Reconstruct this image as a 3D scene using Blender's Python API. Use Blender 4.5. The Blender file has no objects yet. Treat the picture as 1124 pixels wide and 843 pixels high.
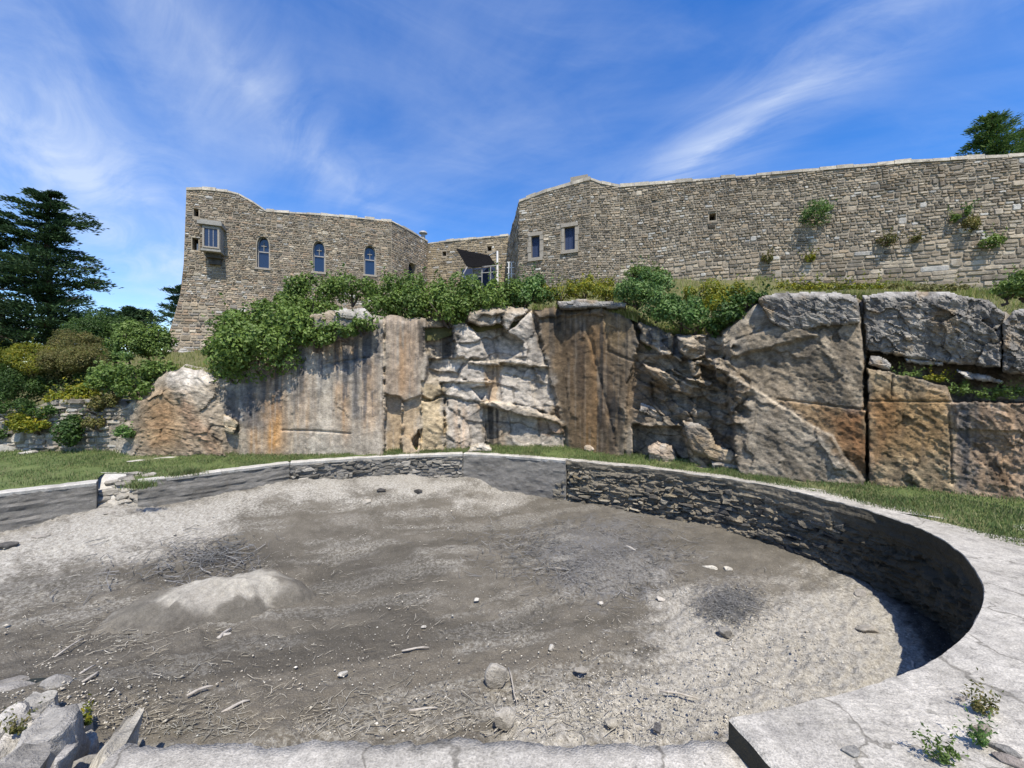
import bpy, bmesh, math, random
import numpy as np
from mathutils import Vector, Matrix, noise as mnoise

# ------------------------------------------------------------------ camera / light
scene = bpy.context.scene
COL = scene.collection
F, CX, CY, H = 430.0, 562.0, 421.5, 1.7      # photo focal length (px), centre, eye height above the coping

cam_d = bpy.data.cameras.new('camera')
cam_d.sensor_width = 36.0
cam_d.lens = 36.0 * F / 1124.0
cam_d.clip_start = 0.05
cam_d.clip_end = 3000
cam = bpy.data.objects.new('camera', cam_d)
cam.location = (0, 0, H)
cam.rotation_euler = (math.radians(90), 0, 0)
COL.objects.link(cam)
scene.camera = cam

SUN_EL, SUN_AZ = 61.0, 16.0                   # azimuth: degrees to the right of straight behind the camera
world = bpy.data.worlds.new('World')
scene.world = world
world.use_nodes = True
wt = world.node_tree
wt.nodes.clear()
def wn(t, **kw):
    n = wt.nodes.new(t)
    for k, v in kw.items(): setattr(n, k, v)
    return n
wo = wn('ShaderNodeOutputWorld'); wb = wn('ShaderNodeBackground')
sky = wn('ShaderNodeTexSky', sky_type='NISHITA', sun_disc=False)
sky.sun_elevation = math.radians(SUN_EL)
sky.sun_rotation = math.radians(180 - SUN_AZ)
sky.air_density = 1.0; sky.dust_density = 0.2; sky.ozone_density = 2.0
hs = wn('ShaderNodeHueSaturation'); hs.inputs['Saturation'].default_value = 1.40; hs.inputs['Value'].default_value = 1.75; hs.inputs['Hue'].default_value = 0.512
wt.links.new(sky.outputs[0], hs.inputs['Color'])
# thin cirrus, laid on a high flat layer (direction / height)
tc = wn('ShaderNodeTexCoord'); sep = wn('ShaderNodeSeparateXYZ')
wt.links.new(tc.outputs['Generated'], sep.inputs[0])
def wmath(op, a, b=None, clamp=False):
    n = wn('ShaderNodeMath', operation=op, use_clamp=clamp)
    for i, v in enumerate((a, b)):
        if v is None: continue
        if isinstance(v, (int, float)): n.inputs[i].default_value = v
        else: wt.links.new(v, n.inputs[i])
    return n.outputs[0]
zc = wmath('MAXIMUM', sep.outputs[2], 0.04)
zc = wmath('ADD', zc, 0.10)
cu = wmath('DIVIDE', sep.outputs[0], zc); cv = wmath('DIVIDE', sep.outputs[1], zc)
def cloud_layer(rot, sx, sy, scale, detail, lo, hi, off=0.0, dist=0.6):
    cb = wn('ShaderNodeCombineXYZ')
    wt.links.new(cu, cb.inputs[0]); wt.links.new(cv, cb.inputs[1]); cb.inputs[2].default_value = off
    vr = wn('ShaderNodeVectorRotate', rotation_type='Z_AXIS'); vr.inputs['Angle'].default_value = math.radians(rot)
    wt.links.new(cb.outputs[0], vr.inputs['Vector'])
    mp = wn('ShaderNodeMapping'); mp.inputs['Scale'].default_value = (sx, sy, 1)
    wt.links.new(vr.outputs[0], mp.inputs['Vector'])
    nz = wn('ShaderNodeTexNoise'); nz.inputs['Scale'].default_value = scale; nz.inputs['Detail'].default_value = detail
    nz.inputs['Roughness'].default_value = 0.6; nz.inputs['Distortion'].default_value = dist
    wt.links.new(mp.outputs[0], nz.inputs['Vector'])
    mr = wn('ShaderNodeMapRange', interpolation_type='SMOOTHSTEP')
    mr.inputs['From Min'].default_value = lo; mr.inputs['From Max'].default_value = hi
    wt.links.new(nz.outputs['Fac'], mr.inputs['Value'])
    return mr.outputs[0]
def band(px, py, qx, qy, width, strength):
    """a long streak of cirrus: soft line on the cloud layer through two sky directions"""
    def uv(x, y):
        v = Vector(((x - CX) / F, 1.0, (CY - y) / F)).normalized()
        z = max(v.z, .04) + .10
        return Vector((v.x / z, v.y / z))
    a, b = uv(px, py), uv(qx, qy)
    t = (b - a).normalized(); n = Vector((-t.y, t.x))
    dot = wmath('ADD', wmath('MULTIPLY', cu, n.x), wmath('MULTIPLY', cv, n.y))
    dist = wmath('ABSOLUTE', wmath('SUBTRACT', dot, n.dot(a)))
    g = wmath('SUBTRACT', 1.0, wmath('DIVIDE', dist, width), True)
    g = wmath('MULTIPLY', wmath('MULTIPLY', g, g), strength)
    return g
veil = cloud_layer(28, 0.5, 1.0, 1.0, 7, 0.36, 0.85, 3.1)
fine = cloud_layer(-30, 0.55, 1.3, 1.9, 8, 0.45, 0.90, 7.7, 1.2)
tex = cloud_layer(40, 0.8, 1.9, 2.3, 9, 0.25, 0.85, 1.3, 1.0)
st1 = wmath('MULTIPLY', band(745, 190, 1000, 5, 0.34, 0.72), tex)
st2 = wmath('MULTIPLY', band(330, 150, 200, 15, 0.34, 0.36), tex)
st3 = wmath('MULTIPLY', band(20, 130, 190, 290, 1.0, 0.52), wmath('ADD', tex, .35))
cl = wmath('ADD', wmath('MULTIPLY', veil, .22), wmath('MULTIPLY', fine, .14))
cl = wmath('ADD', cl, st1); cl = wmath('ADD', cl, st2); cl = wmath('ADD', cl, st3)
cl = wmath('MINIMUM', cl, 0.66)
mixc = wn('ShaderNodeMix', data_type='RGBA')
wt.links.new(cl, mixc.inputs['Factor']); wt.links.new(hs.outputs[0], mixc.inputs[6])
mixc.inputs[7].default_value = (6.6, 7.3, 8.3, 1)
wt.links.new(mixc.outputs[2], wb.inputs['Color'])
wb.inputs['Strength'].default_value = 0.10
wt.links.new(wb.outputs[0], wo.inputs[0])

sd = bpy.data.lights.new('sun', 'SUN'); sd.energy = 5.0; sd.angle = math.radians(0.53); sd.color = (1, 0.925, 0.80)
sun = bpy.data.objects.new('sun', sd); COL.objects.link(sun)
az, el = math.radians(SUN_AZ), math.radians(SUN_EL)
to_sun = Vector((math.sin(az) * math.cos(el), -math.cos(az) * math.cos(el), math.sin(el)))
sun.rotation_euler = to_sun.to_track_quat('Z', 'Y').to_euler()
sun.location = (6, -20, 30)
vs = scene.view_settings
vs.view_transform = 'Standard'; vs.look = 'None'; vs.gamma = 1.0; vs.exposure = 0.38; vs.use_curve_mapping = False

# ------------------------------------------------------------------ helpers
rng = np.random.default_rng(7)
R = random.Random(11)

def P(px, py, d): return Vector(((px - CX) / F * d, d, H - (py - CY) / F * d))
def G(px, py, z=0.0):
    d = (H - z) * F / (py - CY)
    return P(px, py, d)
def idepth(tab):
    """depth along a plan polyline given as (px, depth): 1/d is linear in px on a straight wall"""
    xs = np.array([t[0] for t in tab], float); ds = 1.0 / np.array([t[1] for t in tab], float)
    return lambda px: 1.0 / np.interp(px, xs, ds)

def _h(ix, iy, iz, seed):
    n = (ix * 374761393 + iy * 668265263 + iz * 2147483647 + seed * 1442695041) & 0xffffffff
    n = ((n ^ (n >> 13)) * 1274126177) & 0xffffffff
    n = (n ^ (n >> 16)) & 0xffffffff
    n = (n * 2246822519) & 0xffffffff
    return ((n ^ (n >> 15)) & 0xffffff) / float(0xffffff)
def vn(x, y, z=0.0, seed=0):
    x, y, z = np.broadcast_arrays(np.asarray(x, float), np.asarray(y, float), np.asarray(z, float))
    ix, iy, iz = np.floor(x).astype(np.int64), np.floor(y).astype(np.int64), np.floor(z).astype(np.int64)
    fx, fy, fz = x - ix, y - iy, z - iz
    fx, fy, fz = [f * f * f * (f * (f * 6 - 15) + 10) for f in (fx, fy, fz)]
    out = 0
    for a in (0, 1):
        for b in (0, 1):
            for c in (0, 1):
                w = (fx if a else 1 - fx) * (fy if b else 1 - fy) * (fz if c else 1 - fz)
                out = out + w * _h(ix + a, iy + b, iz + c, seed)
    return out * 2 - 1
def fbm(x, y, z=0.0, seed=0, oct=4, gain=.5):
    s, a, f = 0, 1.0, 1.0
    for i in range(oct):
        s = s + a * vn(np.asarray(x) * f, np.asarray(y) * f, np.asarray(z) * f, seed + i * 17)
        a *= gain; f *= 2.03
    return s
def sstep(a, b, x):
    t = np.clip((x - a) / (b - a), 0, 1); return t * t * (3 - 2 * t)
def sdpoly(px, py, poly):
    """signed distance to a polygon, positive inside"""
    d = np.full(px.shape, 1e9); inside = np.zeros(px.shape, bool)
    n = len(poly)
    for i in range(n):
        ax, ay = poly[i]; bx, by = poly[(i + 1) % n]
        ex, ey = bx - ax, by - ay
        wx, wy = px - ax, py - ay
        t = np.clip((wx * ex + wy * ey) / (ex * ex + ey * ey + 1e-9), 0, 1)
        d = np.minimum(d, (wx - t * ex) ** 2 + (wy - t * ey) ** 2)
        c = (ay > py) != (by > py)
        if ey != 0: inside ^= c & (px < (bx - ax) * (py - ay) / ey + ax)
    d = np.sqrt(d)
    return np.where(inside, d, -d)
def dline(px, py, pts):
    d = np.full(px.shape, 1e9)
    for (ax, ay), (bx, by) in zip(pts[:-1], pts[1:]):
        ex, ey = bx - ax, by - ay
        t = np.clip(((px - ax) * ex + (py - ay) * ey) / (ex * ex + ey * ey + 1e-9), 0, 1)
        d = np.minimum(d, np.hypot(px - ax - t * ex, py - ay - t * ey))
    return d

def facets(x, y, seed):
    """crisp broken planes: per point the plane of its nearest jittered cell (offset, tilt) and the gap to the next cell"""
    ix, iy = np.floor(x).astype(np.int64), np.floor(y).astype(np.int64); f1 = np.full(x.shape, 9.); f2 = f1.copy(); cx_ = np.zeros(x.shape); cy_ = cx_.copy(); hx = cx_.copy(); hy = cx_.copy(); ho = cx_.copy()
    for a in (-1, 0, 1):
        for b in (-1, 0, 1):
            jx, jy = ix + a, iy + b; qx = jx + .05 + .9 * _h(jx, jy, 0 * jx, seed); qy = jy + .05 + .9 * _h(jx, jy, 0 * jx + 1, seed); d = np.hypot(x - qx, y - qy)
            nr = d < f1; f2 = np.where(nr, f1, np.minimum(f2, d)); f1 = np.where(nr, d, f1); cx_ = np.where(nr, qx, cx_); cy_ = np.where(nr, qy, cy_)
            ho = np.where(nr, _h(jx, jy, 0 * jx + 2, seed), ho); hx = np.where(nr, _h(jx, jy, 0 * jx + 3, seed), hx); hy = np.where(nr, _h(jx, jy, 0 * jx + 4, seed), hy)
    plane = (ho * 2 - 1) * .6 + (hx * 2 - 1) * (x - cx_) * 1.6 + (hy * 2 - 1) * (y - cy_) * 1.6
    return plane, ho, f2 - f1
def mesh_obj(name, verts, faces, mat=None, parent=None, smooth=False, attrs=None):
    me = bpy.data.meshes.new(name)
    verts = np.asarray(verts, np.float32)
    if isinstance(faces, np.ndarray):
        n, k = faces.shape
        me.vertices.add(len(verts)); me.vertices.foreach_set('co', verts.ravel())
        me.loops.add(n * k); me.loops.foreach_set('vertex_index', faces.astype(np.int32).ravel())
        me.polygons.add(n); me.polygons.foreach_set('loop_start', np.arange(0, n * k, k, dtype=np.int32))
        me.update(calc_edges=True)
    else:
        me.from_pydata(verts.tolist(), [], faces)
    if smooth: me.polygons.foreach_set('use_smooth', np.ones(len(me.polygons), bool))
    if attrs:
        for k, v in attrs.items():
            v = np.asarray(v, np.float32)
            if v.ndim == 2:
                if v.shape[1] == 3: v = np.concatenate([v, np.ones((len(v), 1), np.float32)], 1)
                a = me.attributes.new(k, 'FLOAT_COLOR', 'POINT'); a.data.foreach_set('color', v.ravel())
            else:
                a = me.attributes.new(k, 'FLOAT', 'POINT'); a.data.foreach_set('value', v)
    if mat: me.materials.append(mat)
    me.update()
    o = bpy.data.objects.new(name, me); COL.objects.link(o)
    if parent: o.parent = parent
    return o
def empty(name, loc=(0, 0, 0)):
    o = bpy.data.objects.new(name, None); COL.objects.link(o); o.location = loc; o.empty_display_size = .3
    return o
def adopt(child, parent):
    """keep the child's world place under a moved parent"""
    child.parent = parent; child.matrix_parent_inverse = Matrix.Translation(parent.location).inverted()
    return child
def tag(o, label=None, cat=None, group=None, kind=None):
    if label: o['label'] = label
    if cat: o['category'] = cat
    if group: o['group'] = group
    if kind: o['kind'] = kind
    return o
def grid_faces(nr, nc):
    i = np.arange(nr - 1)[:, None] * nc + np.arange(nc - 1)[None, :]
    i = i.ravel()
    return np.stack([i, i + 1, i + nc + 1, i + nc], 1)
class MB:
    def __init__(s): s.v = []; s.f = []
    def box(s, c, size, rz=0.0):
        cx, cy, cz = c; a, b, d = [q / 2 for q in size]; n = len(s.v); co, si = math.cos(rz), math.sin(rz)
        for z in (-d, d):
            for x, y in ((-a, -b), (a, -b), (a, b), (-a, b)):
                s.v.append((cx + x * co - y * si, cy + x * si + y * co, cz + z))
        for f in ((3, 2, 1, 0), (4, 5, 6, 7), (0, 1, 5, 4), (1, 2, 6, 5), (2, 3, 7, 6), (3, 0, 4, 7)): s.f.append([n + q for q in f])
        return s
    def hexa(s, pts):
        n = len(s.v); s.v += [tuple(p) for p in pts]
        for f in ((3, 2, 1, 0), (4, 5, 6, 7), (0, 1, 5, 4), (1, 2, 6, 5), (2, 3, 7, 6), (3, 0, 4, 7)): s.f.append([n + q for q in f])
        return s
    def tube(s, pts, radii, sides=7, caps=True):
        base = len(s.v); pts = [Vector(p) for p in pts]
        for i, p in enumerate(pts):
            t = (pts[min(i + 1, len(pts) - 1)] - pts[max(i - 1, 0)]).normalized()
            a = t.orthogonal().normalized() if i == 0 else (a - t * a.dot(t)).normalized()
            b = t.cross(a)
            for k in range(sides):
                w = 2 * math.pi * k / sides
                s.v.append(tuple(p + (a * math.cos(w) + b * math.sin(w)) * radii[i]))
        for i in range(len(pts) - 1):
            for k in range(sides):
                q = base + i * sides; k2 = (k + 1) % sides
                s.f.append([q + k, q + k2, q + sides + k2, q + sides + k])
        if caps:
            s.f.append([base + k for k in range(sides)][::-1]); s.f.append([base + (len(pts) - 1) * sides + k for k in range(sides)])
        return s
    def build(s, name, mat, parent=None, smooth=False, attrs=None): return mesh_obj(name, s.v, s.f, mat, parent, smooth, attrs)

# ------------------------------------------------------------------ materials
def new_mat(name):
    m = bpy.data.materials.new(name); m.use_nodes = True
    nt = m.node_tree; b = nt.nodes['Principled BSDF']; b.inputs['Roughness'].default_value = .9
    b.inputs['Specular IOR Level'].default_value = .25
    return m, nt, b
def nd(nt, t, **kw):
    n = nt.nodes.new(t)
    for k, v in kw.items():
        if k in n.inputs: n.inputs[k].default_value = v
        else: setattr(n, k, v)
    return n
def ramp(nt, fac, stops):
    r = nt.nodes.new('ShaderNodeValToRGB'); e = r.color_ramp.elements
    while len(e) < len(stops): e.new(.5)
    for q, (p, c) in zip(e, stops):
        q.position = p; q.color = (*c, 1) if len(c) == 3 else c
    nt.links.new(fac, r.inputs[0]); return r.outputs[0]
def mixrgb(nt, fac, a, b, blend='MIX'):
    n = nt.nodes.new('ShaderNodeMix'); n.data_type = 'RGBA'; n.blend_type = blend
    for i, v in ((0, fac), (6, a), (7, b)):
        if isinstance(v, (int, float)): n.inputs[i].default_value = v
        elif isinstance(v, tuple): n.inputs[i].default_value = (*v, 1)
        else: nt.links.new(v, n.inputs[i])
    return n.outputs[2]
def pos(nt, sx=1, sy=1, sz=1):
    g = nt.nodes.new('ShaderNodeNewGeometry'); m = nt.nodes.new('ShaderNodeMapping')
    m.inputs['Scale'].default_value = (sx, sy, sz); nt.links.new(g.outputs['Position'], m.inputs['Vector'])
    return m.outputs[0]
def noise(nt, vec, scale, detail=5, rough=.6, dist=0.0):
    n = nt.nodes.new('ShaderNodeTexNoise'); n.inputs['Scale'].default_value = scale; n.inputs['Detail'].default_value = detail
    n.inputs['Roughness'].default_value = rough; n.inputs['Distortion'].default_value = dist
    nt.links.new(vec, n.inputs['Vector']); return n.outputs['Fac']
def bump(nt, b, h, strength=.5, dist=.02):
    n = nt.nodes.new('ShaderNodeBump'); n.inputs['Strength'].default_value = strength; n.inputs['Distance'].default_value = dist
    nt.links.new(h, n.inputs['Height']); nt.links.new(n.outputs[0], b.inputs['Normal'])
def attr(nt, name, out='Color'):
    a = nt.nodes.new('ShaderNodeAttribute'); a.attribute_name = name; return a.outputs[out]
def mapr(nt, v, a, b, c=0.0, d=1.0):
    m = nt.nodes.new('ShaderNodeMapRange'); m.interpolation_type = 'SMOOTHSTEP'
    for i, q in zip((1, 2, 3, 4), (a, b, c, d)): m.inputs[i].default_value = q
    nt.links.new(v, m.inputs[0]); return m.outputs[0]

def mat_col_stone(name, nscale=14, bstr=.5, bdist=.02, lich=.0, sat_var=(.72, 1.25), strata=False):
    """stone coloured by the piece's own colour attribute, with grain, mottling and pale lichen"""
    m, nt, b = new_mat(name); p = pos(nt)
    c = attr(nt, 'col')
    n1 = noise(nt, p, nscale, 6, .65); n2 = noise(nt, p, nscale * .22, 4, .6); n3 = noise(nt, p, nscale * 5, 3, .6)
    lo, hi = sat_var
    v = ramp(nt, n1, [(.28, (lo,) * 3), (.72, (hi,) * 3)])
    c = mixrgb(nt, 1.0, c, v, 'MULTIPLY')
    v3 = ramp(nt, n3, [(.3, (.8,) * 3), (.7, (1.16,) * 3)])
    c = mixrgb(nt, 1.0, c, v3, 'MULTIPLY')
    if strata:
        pm = nt.nodes.new('ShaderNodeMapping'); pm.inputs['Rotation'].default_value = (0, math.radians(-28), 0); pm.inputs['Scale'].default_value = (1, 1, 3.2)
        nt.links.new(p, pm.inputs['Vector']); ns = noise(nt, pm.outputs[0], 17, 9, .75, .4)
        c = mixrgb(nt, 1.0, c, ramp(nt, ns, [(.3, (.62,) * 3), (.5, (1.0,) * 3), (.7, (1.34,) * 3)]), 'MULTIPLY')
        n1b = nt.nodes.new('ShaderNodeMath'); n1b.operation = 'MULTIPLY_ADD'; n1b.inputs[1].default_value = 1.4; nt.links.new(ns, n1b.inputs[0]); nt.links.new(n1, n1b.inputs[2]); n1 = n1b.outputs[0]
    if lich:
        pw = nt.nodes.new('ShaderNodeMapping'); pw.inputs['Scale'].default_value = (1, 1, .28); nt.links.new(p, pw.inputs['Vector'])
        nw1 = noise(nt, p, .55, 5, .6); nw2 = noise(nt, pw.outputs[0], 2.4, 5, .65)
        c = mixrgb(nt, 1.0, c, ramp(nt, nw1, [(.3, (.78, .77, .76)), (.7, (1.18, 1.17, 1.14))]), 'MULTIPLY')
        c = mixrgb(nt, 1.0, c, ramp(nt, nw2, [(.32, (.72, .72, .73)), (.52, (1.0,) * 3), (.75, (1.12, 1.1, 1.06))]), 'MULTIPLY')
    if lich:
        f = mapr(nt, n2, .58, .72, 0, lich)
        c = mixrgb(nt, f, c, (.46, .44, .39))
    nt.links.new(c, b.inputs['Base Color'])
    s = nt.nodes.new('ShaderNodeMath'); s.operation = 'ADD'; nt.links.new(n1, s.inputs[0]); nt.links.new(n3, s.inputs[1])
    bump(nt, b, s.outputs[0], bstr, bdist); return m
M = {}
M['masonry'] = mat_col_stone('masonry_stone', 9, .6, .03, .35)
M['cliff'] = mat_col_stone('quarried_rock', 9, .55, .03, .0, (.74, 1.24), True)
M['poolstone'] = mat_col_stone('pool_wall_stone', 12, .8, .03, .0)
M['boulder'] = mat_col_stone('loose_rock', 16, .7, .02, .25)

def mat_plain(name, c0, c1, scale=6, rough=.9, bstr=.3, bdist=.01, sp=(1, 1, 1), c2=None):
    m, nt, b = new_mat(name); p = pos(nt, *sp); n = noise(nt, p, scale, 6, .65)
    c = ramp(nt, n, [(.3, c0), (.7, c1)])
    if c2:
        n2 = noise(nt, p, scale * .3, 4, .6); c = mixrgb(nt, mapr(nt, n2, .5, .68, 0, .75), c, c2)
    nf = noise(nt, p, scale * 9, 3, .6); c = mixrgb(nt, 1.0, c, ramp(nt, nf, [(.3, (.78,) * 3), (.7, (1.18,) * 3)]), 'MULTIPLY')
    nt.links.new(c, b.inputs['Base Color']); b.inputs['Roughness'].default_value = rough
    s = nt.nodes.new('ShaderNodeMath'); s.operation = 'ADD'; nt.links.new(n, s.inputs[0]); nt.links.new(nf, s.inputs[1])
    bump(nt, b, s.outputs[0], bstr, bdist); return m
M['mortar'] = mat_plain('lime_mortar', (.24, .205, .155), (.35, .305, .235), 3)
M['coping'] = mat_plain('weathered_concrete_coping', (.34, .325, .29), (.52, .50, .455), 5, .9, .5, .012, (1, 1, 1), (.25, .235, .21))
M['wallconc'] = mat_plain('grey_rendered_pool_wall', (.15, .145, .132), (.265, .252, .23), 7, .9, .9, .03, (1, 1, 2.2), (.115, .108, .095))
M['granite'] = mat_plain('dressed_granite', (.25, .225, .185), (.35, .315, .265), 10)
M['dirt'] = mat_plain('hillside_soil', (.085, .09, .035), (.15, .14, .065), 4, .95, .6, .04)
M['lawn'] = mat_plain('lawn_soil', (.07, .10, .03), (.12, .15, .05), 2.2, .95, .5, .02, (1, 1, 1), (.16, .15, .08))
M['bark'] = mat_plain('bark', (.06, .045, .035), (.13, .105, .085), 12, .95, .8, .02, (1, 1, .25))
M['wood'] = mat_plain('dry_driftwood', (.30, .27, .23), (.48, .45, .40), 30, .9, .4, .004)
M['dark'] = mat_plain('dark_interior', (.012, .011, .010), (.02, .018, .016), 5)
M['white'] = mat_plain('white_painted_metal', (.66, .67, .68), (.76, .76, .76), 5, .5)
M['sail'] = mat_plain('black_canvas', (.006, .006, .007), (.014, .014, .015), 12, 1.0, .4, .01); M['sail'].node_tree.nodes['Principled BSDF'].inputs['Specular IOR Level'].default_value = 0
M['shutter'] = mat_plain('dark_blue_painted_wood', (.02, .035, .085), (.035, .055, .12), 6, .6, .2, .004, (14, 14, .6))
M['zinc'] = mat_plain('zinc_flue', (.25, .25, .25), (.34, .34, .34), 10, .5)
M['slate'] = mat_plain('pale_slate', (.22, .215, .195), (.33, .32, .29), 8)
m, nt, b = new_mat('window_glass'); b.inputs['Base Color'].default_value = (.012, .022, .05, 1); b.inputs['Roughness'].default_value = .06
b.inputs['Specular IOR Level'].default_value = .8; M['glass'] = m
m, nt, b = new_mat('still_puddle_water'); b.inputs['Base Color'].default_value = (.03, .035, .035, 1); b.inputs['Roughness'].default_value = .04
b.inputs['Specular IOR Level'].default_value = .6; M['water'] = m

def mat_leaf(name, cols, trans=.35, rough=.5, spec=.3):
    m, nt, b = new_mat(name); g = nt.nodes.new('ShaderNodeNewGeometry')
    c = ramp(nt, g.outputs['Random Per Island'], [(i / (len(cols) - 1), q) for i, q in enumerate(cols)])
    p = pos(nt); n = noise(nt, p, 1.3, 3); c = mixrgb(nt, 1.0, c, ramp(nt, n, [(.3, (.7, .72, .7)), (.7, (1.25, 1.2, 1.1))]), 'MULTIPLY')
    nt.links.new(c, b.inputs['Base Color']); b.inputs['Roughness'].default_value = rough; b.inputs['Specular IOR Level'].default_value = spec
    t = nt.nodes.new('ShaderNodeBsdfTranslucent'); nt.links.new(c, t.inputs['Color'])
    mx = nt.nodes.new('ShaderNodeMixShader'); mx.inputs[0].default_value = trans
    out = nt.nodes['Material Output']
    nt.links.new(b.outputs[0], mx.inputs[1]); nt.links.new(t.outputs[0], mx.inputs[2]); nt.links.new(mx.outputs[0], out.inputs[0])
    return m
M['leaf'] = mat_leaf('broad_green_leaves', [(.085, .145, .03), (.115, .185, .04), (.17, .25, .065), (.13, .21, .045)]) if True else mat_leaf('unused', [(0.063, 0.140, 0.020), (0.105, 0.210, 0.031), (0.154, 0.280, 0.049), (0.119, 0.238, 0.035)])
M['leaf2'] = mat_leaf('blue_green_leaves', [(0.049, 0.119, 0.028), (0.084, 0.168, 0.042), (0.140, 0.238, 0.070), (0.210, 0.308, 0.112)])
M['leafdk'] = mat_leaf('dark_shrub_leaves', [(0.031, 0.070, 0.017), (0.056, 0.112, 0.025), (0.084, 0.154, 0.035)])
M['leafol'] = mat_leaf('olive_brown_leaves', [(0.098, 0.105, 0.028), (0.154, 0.154, 0.049), (0.210, 0.175, 0.070), (0.126, 0.168, 0.042)])
M['leafyl'] = mat_leaf('yellow_green_leaves', [(.12, .17, .02), (.19, .22, .025), (.30, .27, .02), (.12, .18, .03)])
M['conifer'] = mat_leaf('cypress_sprays', [(0.016, 0.041, 0.018), (0.030, 0.068, 0.024), (0.047, 0.092, 0.032)], .15, .7)
M['pine'] = mat_leaf('pine_needles', [(0.027, 0.081, 0.020), (0.068, 0.135, 0.027), (0.121, 0.176, 0.047)], .2, .7)
M['grass'] = mat_leaf('lawn_grass', [(.075, .135, .038), (.115, .18, .058), (.17, .205, .085), (.26, .245, .125)], .3, .6)
M['dry'] = mat_leaf('dry_grass', [(.34, .30, .12), (.20, .24, .065), (.14, .21, .04), (.40, .36, .18)], .35, .7)
M['twig'] = mat_leaf('dry_twigs', [(0.270, 0.250, 0.216), (0.405, 0.378, 0.331), (0.594, 0.567, 0.513)], 0.0, .9)
M['weed'] = mat_leaf('matted_dead_weed', [(.10, .10, .104), (.19, .19, .198), (.30, .298, .30)], 0.0, .9)
M['pebble'] = mat_leaf('pale_pebbles_and_shell', [(0.297, 0.270, 0.236), (0.459, 0.432, 0.378), (0.702, 0.675, 0.621)], 0.0, .9)

# ------------------------------------------------------------------ plan of the site
D0 = idepth([(-400, 9.2), (-150, 9.6), (0, 9.75), (150, 9.35), (250, 9.30), (420, 9.56), (500, 10.1), (615, 10.35), (700, 8.97), (760, 8.1),
             (850, 7.42), (950, 6.76), (1124, 5.87), (1400, 4.85)])
NEAR = idepth([(-400, 4.75), (-300, 4.97), (-150, 5.56), (0, 6.30), (106, 7.0), (112, 7.55), (144, 7.55), (150, 7.06), (318, 8.75), (508, 9.86), (622, 8.92), (700, 8.22), (760, 7.58),
               (800, 7.20), (900, 6.08), (960, 5.38), (990, 5.18), (1124, 4.05), (1400, 3.0)])
FLOOR_PTS = np.array([(-8, 6.1, -.60), (-7.2, 6.8, -.49), (-6.6, 6.86, -.48), (-4.85, 8.55, -.40), (-3, 9.1, -.44), (-1.2, 9.68, -.54), (0, 9.2, -.88), (1.2, 8.75, -.93),
    (3.4, 7.4, -.95), (4.4, 6.3, -1.0), (4.85, 5.4, -1.03), (4.9, 4.9, -1.04), (4.7, 4.4, -1.05), (4.3, 3.7, -1.06), (3.7, 3.0, -1.06), (2.9, 2.55, -1.05), (2.2, 2.2, -1.04), (3.2, 4.2, -1.04), (2.4, 3.2, -1.03), (1.2, 2.1, -.98), (-1, 2.2, -.88), (-2.2, 2.3, -.72),
    (0, 5, -.98), (-2, 5, -.92), (-4, 5, -.82), (-6, 5, -.72), (-5, 3.5, -.72), (2, 5, -1.02), (-10, 4, -.6), (-8, 3, -.62), (-3.5, 2.2, -.5), (0, 7.5, -.95), (-3, 7, -.80)])
def floor_z(x, y):
    x, y = np.asarray(x, float), np.asarray(y, float)
    w = 1.0 / (((x[..., None] - FLOOR_PTS[:, 0]) ** 2 + (y[..., None] - FLOOR_PTS[:, 1]) ** 2) ** 1.5 + .05)
    return (w * FLOOR_PTS[:, 2]).sum(-1) / w.sum(-1)
def Gf(px, py):
    px, py = np.asarray(px, float), np.asarray(py, float)
    z = np.full(np.broadcast(px, py).shape, -.85)
    for _ in range(12):
        d = (H - z) * F / (py - CY); x = (px - CX) / F * d
        z = .5 * z + .5 * floor_z(x, d)
    return x, d, floor_z(x, d)
def GfV(px, py):
    x, y, z = Gf(px, py); return Vector((float(x), float(y), float(z)))

# far ground to the horizon
g = 900.0
gr = mesh_obj('ground', [(-g, -g, -1.9), (g, -g, -1.9), (g, g, -1.9), (-g, g, -1.9)], [[0, 1, 2, 3]], M['dirt']); tag(gr, kind='structure')

# ------------------------------------------------------------------ pool floor
pxs = np.concatenate([np.arange(-320, -20, 8), np.arange(-20, 1190, 2.6)]); pys = np.concatenate([np.arange(512, 860, 1.9), np.arange(860, 960, 6)])
GX, GY = np.meshgrid(pxs, pys)
fx, fy, fz = Gf(GX, GY)
POLY_L = [[(-330, 700), (-330, 560), (0, 575), (150, 553), (318, 522), (508, 516), (560, 541), (545, 552), (520, 543), (440, 537), (330, 546), (262, 562), (240, 588), (110, 612), (0, 634)],
          [(735, 648), (830, 655), (900, 640), (960, 640), (1015, 700), (1060, 770), (900, 830), (560, 830), (545, 775), (640, 752), (720, 722), (700, 680)],
          [(540, 552), (560, 548), (470, 562), (330, 585), (320, 580), (470, 556)],
          [(720, 640), (760, 640), (770, 670), (720, 672)]]
wig = fbm(GX / 30, GY / 12, 0, 3, 5, .6) * 13 + fbm(GX / 6, GY / 3, 0, 5, 3) * 5
light = np.zeros_like(GX)
for i, (pl, st, so) in enumerate(zip(POLY_L, (.95, .88, .35, .6), (26, 38, 12, 16))):
    light = np.maximum(light, st * sstep(-so, so, sdpoly(GX, GY, pl) + wig))
warm = sstep(-25, 25, sdpoly(GX, GY, [(420, 700), (620, 690), (680, 700), (560, 760), (420, 770), (300, 800), (230, 760), (330, 730)]) + wig * 2)
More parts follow.
